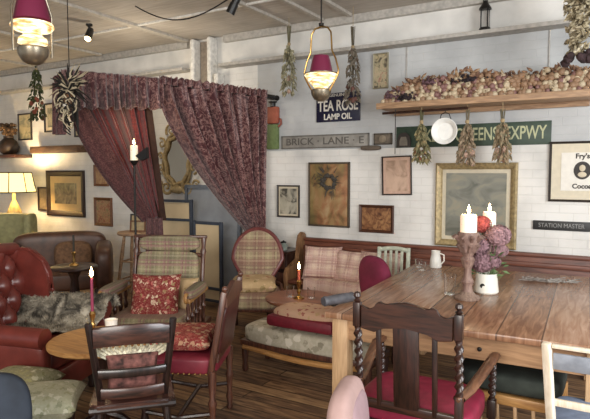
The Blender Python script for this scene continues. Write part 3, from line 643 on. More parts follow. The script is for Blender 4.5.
b.grid(f, 240, 6); o = obj('heading_frill', b, m_curt); o.parent = right; md = o.modifiers.new('thickness', 'SOLIDIFY'); md.thickness = .004
b = B()   # short tail hanging at the far left end of the rod
def f(u, v):
    a = 2*PI*u; r = .05+.015*v+.01*math.sin(a*5); return Vector((-4.20+r*math.cos(a), 3.09+r*.7*math.sin(a), 2.32-.44*v))
b.grid(f, 44, 12, None, cu=True); o = obj('curtain_tail', b, m_curtdark); tag(o, 'short dark maroon curtain end hanging left of the feather headdress', 'curtain')
# feather headdress at the rod end
t = thing('feather_headdress', 'black and cream striped feather mask hung on the left end of the rod', 'headdress', (-3.90, 3.02, 2.14)); R = random.Random(17)
mf = [plain('dark_feather', '1d1a16', .7), plain('cream_feather', 'bdb094', .8)]
for i, mm in enumerate(mf):
    b = B()
    for k in range(34):
        a = R.uniform(-.25, 1.25)*PI; l = R.uniform(.13, .27); p = Vector((R.uniform(-.03, .03), -.02+R.uniform(-.03, .03), .08)); d = Vector((math.cos(a), -.12, math.sin(a)*.9)); q = p+d*l; c = (p+q)/2+Vector((0, -.02, .03)); wv = R.uniform(.006, .013)
        b.tube([p, c, q], [wv*.6, wv, .002], 6)
    obj('feathers', b, mm, t, label=('dark feathers', 'cream feathers')[i])
b = B(); b.blob((0, -.05, .0), .065, None, 8, (.8, .6, 1.2), .15); obj('mask_face', b, plain('mask_brown', '7d5a40', .6), t)
b = B(); b.blob((.01, -.10, -.045), .02, None, 6, (1.3, .8, .8)); obj('mask_mouth', b, plain('mask_teeth', 'dcd6c8', .5), t)
b = B()
for s in (-1, 1):
    for k in range(5): b.tube([(s*.05, -.05, .02-k*.03), (s*.09+.02, -.06, -.08-k*.04), (s*.05+.05, -.05, -.20-k*.02)], .006, 6)
obj('side_quills', b, mf[0], t)
for i, mm in enumerate(mf):
    b = B()
    for k in range(9):
        a0 = R.uniform(0, 2*PI); r0 = R.uniform(.06, .12); cz = R.uniform(-.16, .06); cx = R.uniform(-.06, .08)
        b.tube([(cx+r0*.8*math.cos(a0+q*.35), -.09+.02*math.sin(q), cz+r0*math.sin(a0+q*.35)) for q in range(12)], .006, 6)
    obj('quill_loops', b, mm, t)

# ---------------------------------------------------------------- behind the curtains: board, screens, mirror, stool
t = thing('blue_grey_board', 'tall blue-grey painted board leaning against the wall behind the screens', 'board', (-4.22, 5.14, 0)); t.rotation_euler = (math.radians(-2.5), 0, 0)
obj('panel', B().box((0, 0, .70), (.84, .02, 1.40), None, .003), plain('blue_grey_paint', '9399a2', .7, 0, .1, 4), t)
b = B(); 
for s in (-1, 1): b.box((s*.41, -.018, .70), (.04, .02, 1.40))
b.box((0, -.018, 1.38), (.84, .02, .04)); obj('edge_batten', b, plain('blue_grey_edge', '6a727e', .7), t)
def screen(label, x, y, wd, h, rz, z0=0.0, rail=.72):
    t = thing('canvas_screen', label, 'screen', (x, y, z0), rz); fw = .04
    b = B()
    for s in (-1, 1): b.box((s*(wd/2-fw/2), 0, h/2), (fw, .03, h), None, .003)
    for z in (h-fw/2, h*rail, .10): b.box((0, 0, z), (wd-2*fw, .028, fw*.8), None, .003)
    obj('frame', b, plain('blue_black_frame', '39404c', .5), t)
    b = B(); b.box((0, .002, (h-fw+.10)/2), (wd-2*fw, .008, h-fw-.10)); obj('canvas', b, plain('cream_canvas', 'd6c09a', .8, 0, .04, 5), t); return t
screen('taller canvas screen panel with blue-black frame, left of the pair below the mirror', -4.60, 4.95, .50, 1.23, .08, 0, .80)
screen('shorter canvas screen panel with blue-black frame at the right of the pair', -4.00, 4.82, .44, 1.0, -.05, 0, .24)
t = thing('gilt_mirror', 'ornate gilt rococo mirror with scrolled frame hanging between the curtains', 'mirror', (-4.80, 5.235, 1.70))
b = B(); ov = [(math.cos(a*PI/24)*.20, 0, math.sin(a*PI/24)*.30) for a in range(48)]
b.tube([(x*(1+.08*math.sin(i*.9)), -.03, z*(1+.05*math.cos(i*1.1))) for i, (x, _, z) in enumerate(ov)], .026, 8, None, True)
b.tube([(x*1.22*(1+.10*math.sin(i*.52)), -.02, z*1.14) for i, (x, _, z) in enumerate(ov)], .018, 8, None, True)
def scroll(cx, cz, r, s, turns=1.4, a0=0, th=.016):
    b.tube([(cx+s*r*(1-k/26)*math.cos(a0+k*turns*2*PI/24), -.035, cz+r*(1-k/26)*math.sin(a0+k*turns*2*PI/24)) for k in range(24)], [th*(1-k/40) for k in range(24)], 7)
for s in (-1, 1):
    scroll(s*.09, .38, .09, s, 1.4, -.6); scroll(s*.25, .22, .07, s, 1.3, 1.2); scroll(s*.27, -.10, .07, s, 1.3, -1.4); scroll(s*.18, -.34, .10, s, 1.5, 2.4, .022); scroll(s*.30, -.30, .06, s, 1.4, .4); scroll(s*.06, .47, .05, s, 1.2, .4)
    scroll(s*.27, .06, .05, s, 1.3, .2)
b.blob((0, -.04, .53), .04, None, 8, (1, .6, 1.5), .2); b.blob((0, -.04, -.36), .07, None, 8, (1.4, .5, .8), .3, 5); b.blob((0, -.03, .40), .05, None, 8, (1, .5, 1.2), .3, 5)
obj('frame', b, m_gold, t)
b = B(); b.lathe([(.0, .0), (.195, .0), (.195, .008), (0, .008)], 48, M4((0, -.012, 0), (PI/2, 0, 0), (1, 1.5, 1)))
mm = NT('old_mirror', .12, 1); obj('glass', b, mm.col('b9b4a8'), t)
# round bar stool with frames on top
t = thing('bar_stool', 'tall weathered wooden stool with a round plank seat beside the screens', 'stool', (-5.2, 4.86, 0))
obj('seat', B().lathe([(.0, .775), (.20, .775), (.215, .785), (.215, .805), (.205, .815), (0, .815)], 28), m_ply, t)
for k in range(4):
    a = PI/4+k*PI/2+.3; obj('leg', B().turned((.24*math.cos(a), .24*math.sin(a), 0), (.13*math.cos(a), .13*math.sin(a), .775), [(.016, 0), (.022, .1), (.018, .4), (.024, .7), (.016, 1)], 10), m_ply, t)
for i, z in enumerate((.22, .45)):
    r = .24-.11*z/.775; b = B(); P4 = [(r*math.cos(PI/4+k*PI/2+.3), r*math.sin(PI/4+k*PI/2+.3), z) for k in range(4)]
    for k in range(4): b.tube([P4[k], P4[(k+1) % 4]], .011, 8)
    obj('rung', b, m_ply, t)
for (dx, dy, wd, h, lb, mm2) in ((-.07, .08, .15, .21, 'small black-framed card propped on the stool, taller of two', m_black), (.07, -.02, .20, .14, 'low brown-framed picture propped in front on the stool', m_fbrown)):
    t = thing('propped_frame', lb, 'picture frame', (-5.2+dx, 4.86+dy, .817), .5); t.rotation_euler = (math.radians(-8), 0, .45)
    b = B()
    for s in (-1, 1): b.box((s*(wd/2-.009), 0, h/2), (.018, .018, h))
    for z in (.009, h-.009): b.box((0, 0, z), (wd-.036, .018, .018))
    obj('frame', b, mm2, t, False); obj('picture', B().box((0, .003, h/2), (wd-.036, .005, h-.036)), plain('propped_art', 'a3906c', .6), t, False)

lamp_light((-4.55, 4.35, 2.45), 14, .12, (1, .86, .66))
# ---------------------------------------------------------------- candles
def flame(t, z, sc=1, power=.5, world=None, x=0, y=0):
    obj('flame', B().lathe([(0, 0), (.007*sc, .008*sc), (.0085*sc, .018*sc), (.004*sc, .034*sc), (0, .046*sc)], 12, M4((x, y, z+.006))), m_flame, t)
    obj('wick', B().tube([(x, y, z-.002), (x, y, z+.008)], .0012, 5), m_black, t)
    if world: lamp_light((world[0], world[1], world[2]+z+.04), power, .03)
# tall floor candle stand
t = thing('floor_candlestick', 'tall black iron floor candlestick with a lit white pillar candle', 'candlestick', (-3.80, 3.56, 0.0))
obj('base', B().lathe([(.15, 0), (.15, .02), (.05, .05), (.03, .10), (.02, .14)], 24), m_iron, t)
obj('stem', B().turned((0, 0, .13), (0, 0, 1.66), [(.012, 0), (.02, .05), (.010, .1), (.010, .5), (.018, .52), (.010, .55), (.010, .97), (.03, .985), (.04, 1)], 14), m_iron, t)
obj('arm', B().prism([(.03, .0), (.17, .075), (.17, -.02), (.10, -.045)], .03, M4((0, 0, 1.70))), m_black, t, label='black metal wing beside the candle')
obj('candle', B().lathe([(.034, 1.66), (.034, 1.79), (.028, 1.795), (0, 1.793)], 20), m_wax, t); flame(t, 1.795, 1.2, 1.5, (-3.80, 3.56, 0))

# ---------------------------------------------------------------- table lamp far left, green armchair, settee
t = thing('table_lamp', 'lit cream-shaded lamp at the left edge in front of the wall', 'lamp', (-7.52, 4.75, 0))
obj('base', B().lathe([(.16, 0), (.16, .03), (.03, .06), (.02, .2), (.02, .7), (.05, .78), (.09, .88), (.10, .98), (.05, 1.1), (.02, 1.16), (.02, 1.3)], 24), plain('cream_lamp_base', 'c9b078', .4), t)
obj('lamp_shade', B().lathe([(.30, 1.27), (.27, 1.36), (.24, 1.55), (.235, 1.55), (.265, 1.36), (.295, 1.27)], 8, None, False), m_shade, t, False)
b = B()
for k in range(8):
    a = 2*PI*k/8; b.tube([(.302*math.cos(a), .302*math.sin(a), 1.27), (.242*math.cos(a), .242*math.sin(a), 1.55)], .006, 5)
for r, z in ((.302, 1.27), (.242, 1.55)): b.tube([(r*math.cos(2*PI*k/8), r*math.sin(2*PI*k/8), z) for k in range(8)], .008, 5, None, True)
obj('shade_frame', b, m_iron, t)
obj('bulb', B().blob((0, 0, 1.40), .04, None, 8), m_bulb, t); lamp_light((-7.52, 4.75, 1.48), 32, .06, (1, .76, .46))
t = thing('small_mirror', 'small dark-framed upright mirror to the right of the lit cream lamp', 'mirror', (-7.55, 5.235, .97)); 
b = B()
for s in (-1, 1): b.box((s*.11, 0, .18), (.025, .02, .36))
for z in (.01, .35): b.box((0, 0, z), (.245, .02, .025))
obj('frame', b, m_fdark, t, False); obj('glass', B().box((0, .002, .18), (.2, .006, .32)), plain('aged_silver', 'b39a72', .2, .7), t, False)

def legs4(t, w_, d_, h, m, r=.018, prof=None, ox=0, oy=0):
    for sx in (-1, 1):
        for sy in (-1, 1):
            obj('leg', B().turned((ox+sx*w_/2, oy+sy*d_/2, 0), (ox+sx*w_/2, oy+sy*d_/2, h), prof or [(r*.8, 0), (r, .1), (r*.75, .3), (r*1.1, .7), (r, 1)], 12), m, t)
t = thing('green_armchair', 'olive green upholstered armchair behind the red leather chair', 'armchair', (-7.0, 4.15, 0), face(.6, -.8))
obj('backrest', B().soft((0, .30, .70), (.80, .22, .60), None, .4), m_green, t); obj('seat', B().soft((0, -.05, .35), (.62, .66, .24), None, .35), m_green, t)
for s in (-1, 1): obj('arm', B().soft((s*.39, .0, .48), (.18, .76, .46), None, .5), m_green, t)
for s in (-1, 1): obj('wing', B().soft((s*.37, .20, .80), (.10, .32, .40), None, .5), m_green, t)
legs4(t, .62, .6, .26, m_dark, .025)
t = thing('leather_settee', 'dark brown leather settee with rolled arms against the left wall', 'settee', (-5.55, 4.02, 0), face(.75, -.66))
obj('backrest', B().soft((0, .32, .58), (1.05, .22, .52), None, .4), m_brownleather, t); obj('seat', B().soft((0, -.04, .34), (.9, .66, .22), None, .3), m_brownleather, t)
for s in (-1, 1): obj('arm', B().soft((s*.50, 0, .46), (.20, .78, .56), None, .5), m_brownleather, t)
b = B(); b.soft((.15, .14, .56), (.42, .14, .36), None, .6, rot=(-.3, 0, .1)); tag(obj('cushion', b, plain('brown_cushion', '6e5038', .8, 0, .25)), 'brown cushion leaning on the leather settee back', 'cushion').matrix_world = t.matrix_basis
legs4(t, .85, .6, .24, m_dark, .03)
t = thing('side_table', 'small dark brown drum table in front of the leather settee', 'table', (-4.62, 3.52, 0))
obj('top', B().lathe([(0, .60), (.21, .60), (.22, .61), (.22, .625), (.21, .632), (0, .632)], 28), m_darkx, t)
obj('pedestal', B().lathe([(.17, 0), (.16, .03), (.06, .06), (.035, .2), (.05, .35), (.035, .5), (.08, .6)], 20), m_dark, t)
t = thing('candlestick', 'thin brass candlestick with a dark unlit candle on the drum table', 'candlestick', (-4.62, 3.52, .633))
obj('holder', B().lathe([(.045, 0), (.045, .01), (.012, .03), (.016, .06), (.01, .09), (.022, .12), (.022, .13), (.01, .14)], 16), m_brass, t)
obj('candle', B().lathe([(.010, .13), (.009, .30), (0, .305)], 12), plain('dark_candle', '2c2a20', .5), t)

# ---------------------------------------------------------------- red leather wing chair with fur
t = thing('leather_wing_chair', 'oxblood buttoned leather wing armchair at the left with a grey fur throw', 'armchair', (-3.44, 2.20, 0), face(.93, .35))
b = B()
def bk(u, v):      # buttoned inner back
    x = (u-.5)*.62; z = .44+.62*v; d = 0
    A_ = 4*u+2.5*v; B_ = 4*u-2.5*v; d = -.055*(abs(math.sin(PI*A_)*math.sin(PI*B_)))**.5
    return Vector((x, .20+.10*v+d-.05*(1-(2*u-1)**2)*0, z))
b.grid(bk, 72, 60); b.soft((0, .33, .72), (.66, .16, .72), None, .45); b.tube([(x*.33, .30, 1.06+.02*math.cos(x*PI/2)) for x in [k/6-1 for k in range(13)]], .055, 10)
obj('backrest', b, m_leather, t)
for i in range(9):
    for j in range(6):
        u = i/8; v = j/5
        if (i+j) % 2 or not 0 < u < 1 or not 0 < v < 1: continue
        b = B(); b.blob(((u-.5)*.62, .195+.10*v, .44+.62*v), .011, None, 5, (1, .6, 1)); obj('button', b, m_leather, t)
for s in (-1, 1):
    b = B()
    outl = [(.32, .50), (.33, 1.02), (.27, 1.08), (.16, 1.07), (.05, .98), (.0, .86), (.03, .74), (.0, .62), (-.02, .56)]
    b.prism([(y, z) for y, z in outl], .07, M4((s*.345, 0, 0), (0, 0, PI/2)))
    bmesh.ops.bevel(b.bm, geom=list(b.bm.edges), offset=.02, segments=3, affect='EDGES')
    obj('wing', b, m_leather, t)
    b = B(); b.soft((s*.355, -.07, .42), (.11, .72, .36), None, .35); b.tube([(s*.365, -.42, .60), (s*.365, -.1, .61), (s*.36, .22, .62)], .068, 12); obj('arm', b, m_leather, t)
obj('seat_cushion', B().soft((0, -.08, .405), (.60, .66, .15), None, .35), m_leather, t); obj('seat_rail', B().box((0, -.05, .25), (.76, .74, .18), None, .03), m_leather, t)
legs4(t, .64, .62, .16, m_dark, .03); t.scale = (1, 1, .93)
def fur(name, label, f, thick, nu, nv, hairs, seed):
    b = B(); b.grid(f, nu, nv); R = random.Random(seed)
    for k in range(hairs):
        u, v = R.random(), R.random(); p = f(u, v); q = f(min(1, u+.01), v); s_ = f(u, min(1, v+.01)); nn = (q-p).cross(s_-p)
        nn = nn.normalized() if nn.length > 0 else Vector((0, 0, 1)); nn = nn if nn.z > 0 else -nn
        d = (nn+Vector((R.uniform(-.7, .7), R.uniform(-.7, .7), R.uniform(-.2, .4)))).normalized()*R.uniform(.015, .035); sd = d.orthogonal().normalized()*.0035
        v3 = [b.bm.verts.new(x) for x in (p+sd, p-sd, p+d)]; b.bm.faces.new(v3)
    o = obj(name, b, m_fur); md = o.modifiers.new('thickness', 'SOLIDIFY'); md.thickness = thick; md.offset = 1; return o
WC = Matrix.Translation((-3.44, 2.20, 0)) @ Matrix.Rotation(face(.93, .35), 4, 'Z') @ Matrix.Diagonal((1, 1, .93, 1))
def furf(u, v):    # over the far arm (local +x side), spilling to the seat
    y = .26-.72*u; a = -1.9+2.9*v; cx = .365; r = .085+.012*noise.noise(Vector((u*6, v*6, 0)))
    if v < .35: 
        k = (.35-v)/.35; p0 = Vector((cx-math.sin(.9)*r*1.05, y, .61)); p = Vector((cx-.10-.22*k, y+.03*math.sin(9*v), .575-.07*min(1, k*2)))
        return WC @ (p+Vector((0, 0, .015*noise.noise(Vector((u*8, v*8, 3))))))
    a = (v-.35)/.65*PI; return WC @ Vector((cx-r*math.cos(a), y, .61+r*math.sin(a)-(.0)))
o = fur('fur_throw', '', furf, .012, 30, 30, 5200, 5); tag(o, 'shaggy grey sheepskin throw draped over the far arm of the leather chair', 'throw')

# ---------------------------------------------------------------- low tables at left with candle
def pedestal_table(label, x, y, h, r, m, md, name='round_table', thick=.035):
    t = thing(name, label, 'table', (x, y, 0))
    obj('tabletop', B().lathe([(0, h-thick), (r-.02, h-thick), (r, h-thick*.6), (r, h-.008), (r-.01, h), (0, h)], 48), m, t)
    obj('pedestal', B().lathe([(.05, .06), (.035, .10), (.045, .2), (.028, .28), (.045, h-.12), (.09, h-thick-.001)], 20), md, t)
    for k in range(3):
        a = k*2*PI/3+.5; obj('foot', B().tube([(.03*math.cos(a), .03*math.sin(a), .12), (.12*math.cos(a), .12*math.sin(a), .09), (.22*math.cos(a), .22*math.sin(a), .018)], [.028, .024, .018], 8), md, t)
    return t
pedestal_table('round golden oak low table beside the leather chair, holding the pink candle', -2.63, 2.17, .565, .295, m_oak, m_dark)
pedestal_table('small yellow oak table tucked behind the leather chair arm', -3.72, 2.86, .54, .15, m_oak, m_oakz)
t = thing('candlestick', 'brass candlestick with a tall lit pink candle on the low oak table', 'candlestick', (-2.73, 2.20, .566))
obj('holder', B().lathe([(.04, 0), (.04, .008), (.018, .018), (.01, .04), (.018, .06), (.009, .08), (.016, .11), (.02, .13), (.012, .145)], 18), m_brass, t)
obj('candle', B().lathe([(.0095, .14), (.008, .345), (0, .347)], 12), m_waxred, t); flame(t, .347, 1.4, 1.2, (-2.73, 2.20, .566))
t = thing('tealight_holder', 'small white ceramic tealight cup beside the brass candlestick', 'candle holder', (-2.735, 2.345, .566))
obj('cup', B().lathe([(.03, 0), (.036, .005), (.04, .06), (.036, .06), (.032, .012), (0, .010)], 20), plain('white_china', 'e9e4da', .2, 0, .03), t); obj('wax', B().lathe([(0, .012), (.031, .012), (.034, .04), (0, .042)], 16), m_wax, t)

# two square cushions lower left on stools
for (x, y, rz, lb, mm) in ((-2.83, 1.76, .35, 'olive cream floral cushion on a low stool, left and behind', m_pouf), (-2.50, 1.70, .75, 'paler cream floral cushion on a low stool beside the dark spindle chair', m_pouf2)):
    t = thing('low_stool', 'low dark wooden stool under the '+('olive floral cushion' if mm is m_pouf else 'paler cream cushion'), 'stool', (x, y, 0), rz)
    obj('seat', B().box((0, 0, .30), (.28, .28, .04), None, .008), m_dark, t); legs4(t, .22, .22, .28, m_dark, .018)
    o = obj('floral_cushion', B().pillow((.37, .37, .13), M4((0, 0, .0)), 4, 16, .45), mm); o.location = (x, y, .385); o.rotation_euler = (0, 0, rz); tag(o, lb, 'cushion')
t = thing('slate_chair', 'dark slate-blue upholstered chair back cropped at the bottom left corner', 'chair', (-2.365, 1.30, 0), face(-.8, .6))
obj('backrest', B().soft((0, .18, .50), (.44, .09, .46), None, .55, rot=(.12, 0, 0)), m_navy, t); obj('seat', B().soft((0, -.05, .27), (.42, .42, .12), None, .35), m_navy, t); legs4(t, .34, .32, .22, m_dark)

# ---------------------------------------------------------------- dark spindle (windsor style) chair, seen from behind
wl, wr = Vector((-2.13, 1.70, 0)), Vector((-1.87, 1.975, 0)); c = (wl+wr)/2; dv = (wr-wl).normalized()
fx, fy = -dv.y, dv.x
t = thing('kitchen_chair', 'dark brown wooden kitchen chair seen from behind in the left foreground', 'chair', (c.x, c.y, 0), face(fx, fy))
hw = (wr-wl).length/2
# local: front = -Y, back = +Y at y=0
for s in (-1, 1):
    obj('back_post', B().bar((s*(hw*.78), -.03, .44), (s*(hw+.005), .035, .85), .030, .026, None, .006), m_blackw, t)
b = B()
def arc(z, h, dep, th, nseg=14, wv=0, zc=0):
    def f(u, v):
        a = 2*PI*v; x = (u-.5)*2*(hw*(.78+.22*(z-.44)/.40)-.008); yb = .035*(z/.84)+dep*(1-(2*u-1)**2); zz = z+zc*(1-(2*u-1)**2)+wv*math.cos(4*PI*u)
        return Vector((x, yb+th/2*math.cos(a), zz+h/2*(1 if math.sin(a) > 0 else -1)*abs(math.sin(a))**.4))
    b.grid(f, nseg, 12, None, cv=True)
arc(.775, .10, .03, .022, 18, .0, .015); obj('top_rail', b, m_blackx, t)
b = B(); arc(.60, .045, .02, .018); obj('middle_rail', b, m_blackw, t)
b = B(); arc(.50, .055, .02, .018); obj('lower_rail', b, m_blackx, t)
b = B(); b.prism([(-.2, -.17), (-.17, -.2), (.17, -.2), (.2, -.17), (.19, .16), (-.19, .16)], .035, M4((0, -.155, .435), (PI/2, 0, 0))); bmesh.ops.bevel(b.bm, geom=list(b.bm.edges), offset=.008, segments=2, affect='EDGES'); obj('seat', b, m_blackx, t)
b = B(); b.tube([(x, .03-.0*abs(x), .425) for x in (-.2, -.1, 0, .1, .2)], .018, 8); obj('seat_back_rim', b, m_blackw, t)
for sx in (-1, 1):
    for yy in (-.30, -.02): obj('leg', B().turned((sx*.19, yy+(.03 if yy > -.1 else -.03), 0), (sx*.155, yy, .42), [(.013, 0), (.02, .15), (.014, .25), (.022, .6), (.015, 1)], 12), m_blackw, t)
b = B(); b.tube([(-.175, -.31, .18), (.175, -.31, .18)], .011, 8); b.tube([(-.175, .0, .2), (.175, .0, .2)], .011, 8); obj('stretcher', b, m_blackw, t)
CM = Matrix.Translation((c.x, c.y, 0)) @ Matrix.Rotation(face(fx, fy), 4, 'Z')
t = thing('frilled_cushion', 'rose tapestry cushion with cream lace frill standing on the dark kitchen chair', 'cushion', tuple(CM @ Vector((0, -.085, .56))), face(fx, fy))
T = M4((0, 0, 0), (PI/2-.2, 0, 0)); obj('cushion', B().pillow((.25, .20, .08), T, 4, 16), plain('dusky_tapestry', '6e4640', .85, 0, .5, 30), t)
b = B(); per = []
def ff(u, v):
    s_ = u*4; k = int(s_) % 4; q = s_-int(s_); a, c_ = .125, .10
    P = [(-a, -c_), (a, -c_), (a, c_), (-a, c_)]; x = P[k][0]*(1-q)+P[(k+1) % 4][0]*q; y = P[k][1]*(1-q)+P[(k+1) % 4][1]*q
    nl = Vector((x/a, y/c_, 0)); return T @ (Vector((x, y, 0))+nl*v*.045+Vector((0, 0, .018*v*math.sin(u*2*PI*46))))
b.grid(lambda u, v: ff(.47+.31*u, v), 170, 4); o = obj('lace_frill', b, m_lace, t, label='cream lace frill')

# ---------------------------------------------------------------- crimson side chair in profile
pn, pf = Vector((-1.975, 2.395, 0)), Vector((-2.155, 2.815, 0)); c = (pn+pf)/2; fx, fy = -.90, -.43
t = thing('crimson_chair', 'crimson leather high-backed chair with brass nails and turned legs facing left', 'chair', (c.x, c.y, 0), face(fx, fy)); hw = .235
for s in (-1, 1):
    b = B(); b.bar((s*hw, -.01, .40), (s*hw, .075, .88), .035, .035, None, .006); b.blob((s*hw, .078, .895), .018, None, 6); obj('back_post', b, m_mahog, t)
    b = B(); b.turned((s*hw, .0, 0), (s*hw, 0, .42), [(.018, 0), (.022, .04), (.016, .08), (.024, .2), (.016, .3), (.022, .5), (.028, .55), (.016, .62), (.024, .8), (.024, 1)], 14); obj('leg', b, m_mahog, t)
    b = B(); b.turned((s*hw, -.40, 0), (s*hw, -.40, .40), [(.02, 0), (.026, .06), (.016, .12), (.026, .3), (.016, .42), (.026, .55), (.014, .62), (.026, .85), (.026, 1)], 14); obj('leg', b, m_dark, t)
b = B(); b.prism([(-hw, .79), (-hw, .85), (-.12, .875), (0, .90), (.12, .875), (hw, .85), (hw, .79)], .03, M4((0, .075, 0), (0, 0, 0))); obj('crest_rail', b, m_mahog, t)
b = B(); b.soft((0, .04, .64), (.43, .05, .34), None, .4, rot=(-.17, 0, 0)); obj('backrest', b, plain('brown_red_leather', '4a2420', .4, 0, .15), t)
b = B(); b.box((0, .02, .49), (.44, .03, .05), rot=(-.17, 0, 0)); obj('back_rail', b, m_mahog, t)
b = B(); b.soft((0, -.20, .445), (.50, .45, .11), None, .3); obj('seat', b, m_redvel, t)
b = B()
for k in range(14):
    x = -.24+k*.48/13; b.blob((x, -.425, .405), .006, None, 4)
    for s in (-1, 1): b.blob((s*.25, -.42+k*.42/13, .405), .0065, None, 4)
obj('nail_trim', b, m_brass, t)
b = B(); 
for s in (-1, 1): b.tube([(s*hw, -.40, .17), (s*hw, -.2, .14), (s*hw, 0, .17)], .014, 8)
b.tube([(-hw, -.2, .145), (hw, -.2, .145)], .014, 8); obj('stretcher', b, m_dark, t)
SC = Matrix.Translation((c.x, c.y, 0)) @ Matrix.Rotation(face(fx, fy), 4, 'Z')
o = obj('scroll_cushion', B().pillow((.38, .36, .10), None, 5, 18, .4), m_florr); o.location = SC @ Vector((.02, -.21, .555)); o.rotation_euler = (0, 0, face(fx, fy)+.05); tag(o, 'flat red and cream scroll-patterned cushion on the crimson chair seat', 'cushion')

# ---------------------------------------------------------------- plaid platform armchair with floral cushion
t = thing('plaid_armchair', 'large turned-wood armchair upholstered in beige plaid at centre left', 'armchair', (-3.25, 3.29, 0), face(.42, -.91))
hw = .30
for s in (-1, 1):
    obj('back_post', B().turned((s*hw, .16, .28), (s*hw, .30, .98), [(.022, 0), (.022, .3), (.028, .33), (.018, .36), (.02, .8), (.028, .84), (.018, .88), (.024, 1)], 14), m_mahog, t)
    b = B(); b.soft((s*.34, -.12, .615), (.10, .46, .08), None, .6); obj('armrest_pad', b, m_plaid, t)
    b = B(); b.bar((s*.34, -.34, .568), (s*.34, .19, .568), .05, .03, None, .008); b.tube([(s*.34, -.36+.03*math.cos(a*PI/8), .60+.03*math.sin(a*PI/8)) for a in range(16)], .014, 6, None, True); obj('arm_rail', b, m_oakz, t)
    for k in range(5): 
        y = -.32+k*.11; obj('arm_spindle', B().turned((s*.34, y, .30), (s*.34, y, .56), [(.010, 0), (.018, .15), (.008, .25), (.017, .45), (.022, .5), (.009, .62), (.018, .8), (.01, 1)], 10), m_mahog, t)
    b = B(); b.box((s*.34, -.05, .275), (.05, .68, .05), None, .01); obj('side_rail', b, m_mahog, t)
    b = B(); b.tube([(s*.34, -.42, .05), (s*.34, -.2, .025), (s*.34, .1, .025), (s*.34, .36, .06)], .024, 8); obj('base_runner', b, m_mahog, t)
    for y in (-.25, .2): obj('leg', B().turned((s*.34, y, .03), (s*.34, y, .26), [(.02, 0), (.028, .2), (.016, .35), (.028, .6), (.02, 1)], 12), m_mahog, t)
b = B(); b.tube([(-hw, .275, .83), (-hw*.5, .285, .845), (0, .285, .845), (hw*.5, .285, .845), (hw, .275, .83)], .02, 8); b.box((0, .30, .99), (.66, .035, .03), None, .01); obj('back_rail', b, m_mahog, t)
obj('head_roll', B().soft((0, .28, .935), (.54, .11, .13), None, .55), m_plaid, t)
obj('back_panel', B().soft((0, .215, .62), (.54, .09, .50), None, .28, rot=(-.2, 0, 0)), m_plaid, t)
obj('seat', B().soft((0, -.08, .37), (.58, .60, .15), None, .3), m_plaid, t)
b = B(); b.box((0, -.37, .28), (.62, .04, .06), None, .01); obj('front_rail', b, m_mahog, t)
AC = Matrix.Translation((-3.25, 3.29, 0)) @ Matrix.Rotation(face(.42, -.91), 4, 'Z')
o = obj('floral_cushion', B().pillow((.40, .38, .15), None, 4, 18, .45), m_flor); o.matrix_world = AC @ M4((.02, -.15, .555), (PI/2-.35, 0, .08)); tag(o, 'square red rose tapestry cushion propped on the plaid armchair', 'cushion')
o = obj('tapestry_cushion', B().pillow((.34, .28, .11), None, 4, 18, .45), m_florc); o.matrix_world = AC @ M4((.15, .02, .55), (PI/2-.35, 0, -.15)); tag(o, 'beige tapestry cushion behind the rose cushion on the plaid armchair', 'cushion')

# ---------------------------------------------------------------- balloon-back plaid chair
t = thing('spoonback_chair', 'round-backed plaid nursing chair with magenta-brown show-wood frame', 'chair', (-3.06, 4.40, 0), face(.48, -.88))
def outline(sc):
    P = []
    for k in range(40):
        a = 2*PI*k/40; x = math.cos(a); z = math.sin(a); wd = .25 if z > 0 else .25-.13*(-z); P.append((x*wd*sc, .665+z*.30*sc*(1 if z > 0 else 1.05)))
    return P
b = B(); b.tube([(x, .22+(z-.45)*.22, z) for x, z in outline(1.0)], .024, 8, None, True); obj('back_frame', b, plain('magenta_mahogany', '6e3a38', .35, 0, .15), t)
b = B()
def f(u, v):
    i = u*40; P = outline(1.0); k = int(i) % 40; q = i-int(i); x = P[k][0]*(1-q)+P[(k+1) % 40][0]*q; z = P[k][1]*(1-q)+P[(k+1) % 40][1]*q
    x *= v; z = .665+(z-.665)*v; return Vector((x, .205+(z-.45)*.22-.035*(1-v*v), z))
b.grid(f, 40, 10, None, cu=True); 
def f2(u, v):
    p = f(u, v); return Vector((p.x, p.y+.04+.03*(1-v*v)*2, p.z))
b.grid(f2, 40, 4, None, cu=True); obj('backrest', b, m_plaid2, t)
obj('seat', B().soft((0, -.05, .34), (.54, .52, .16), None, .38), m_plaid2, t)
b = B(); b.box((0, -.05, .27), (.50, .48, .06), None, .02); obj('seat_rail', b, m_mahog, t)
legs4(t, .42, .40, .25, m_mahog, .022, None, 0, -.05)
for s in (-1, 1): obj('arm_scroll', B().tube([(s*.17, .20, .45), (s*.25, .10, .43), (s*.27, -.05, .40)], .018, 8), m_mahog, t)
CC = Matrix.Translation((-3.06, 4.40, 0)) @ Matrix.Rotation(face(.48, -.88), 4, 'Z')
o = obj('seat_cushion', B().pillow((.44, .40, .13), None, 4, 18, .45), m_florc); o.matrix_world = CC @ M4((.0, -.06, .475), (.05, 0, .1)); tag(o, 'plump beige patterned cushion on the round-backed chair seat', 'cushion')

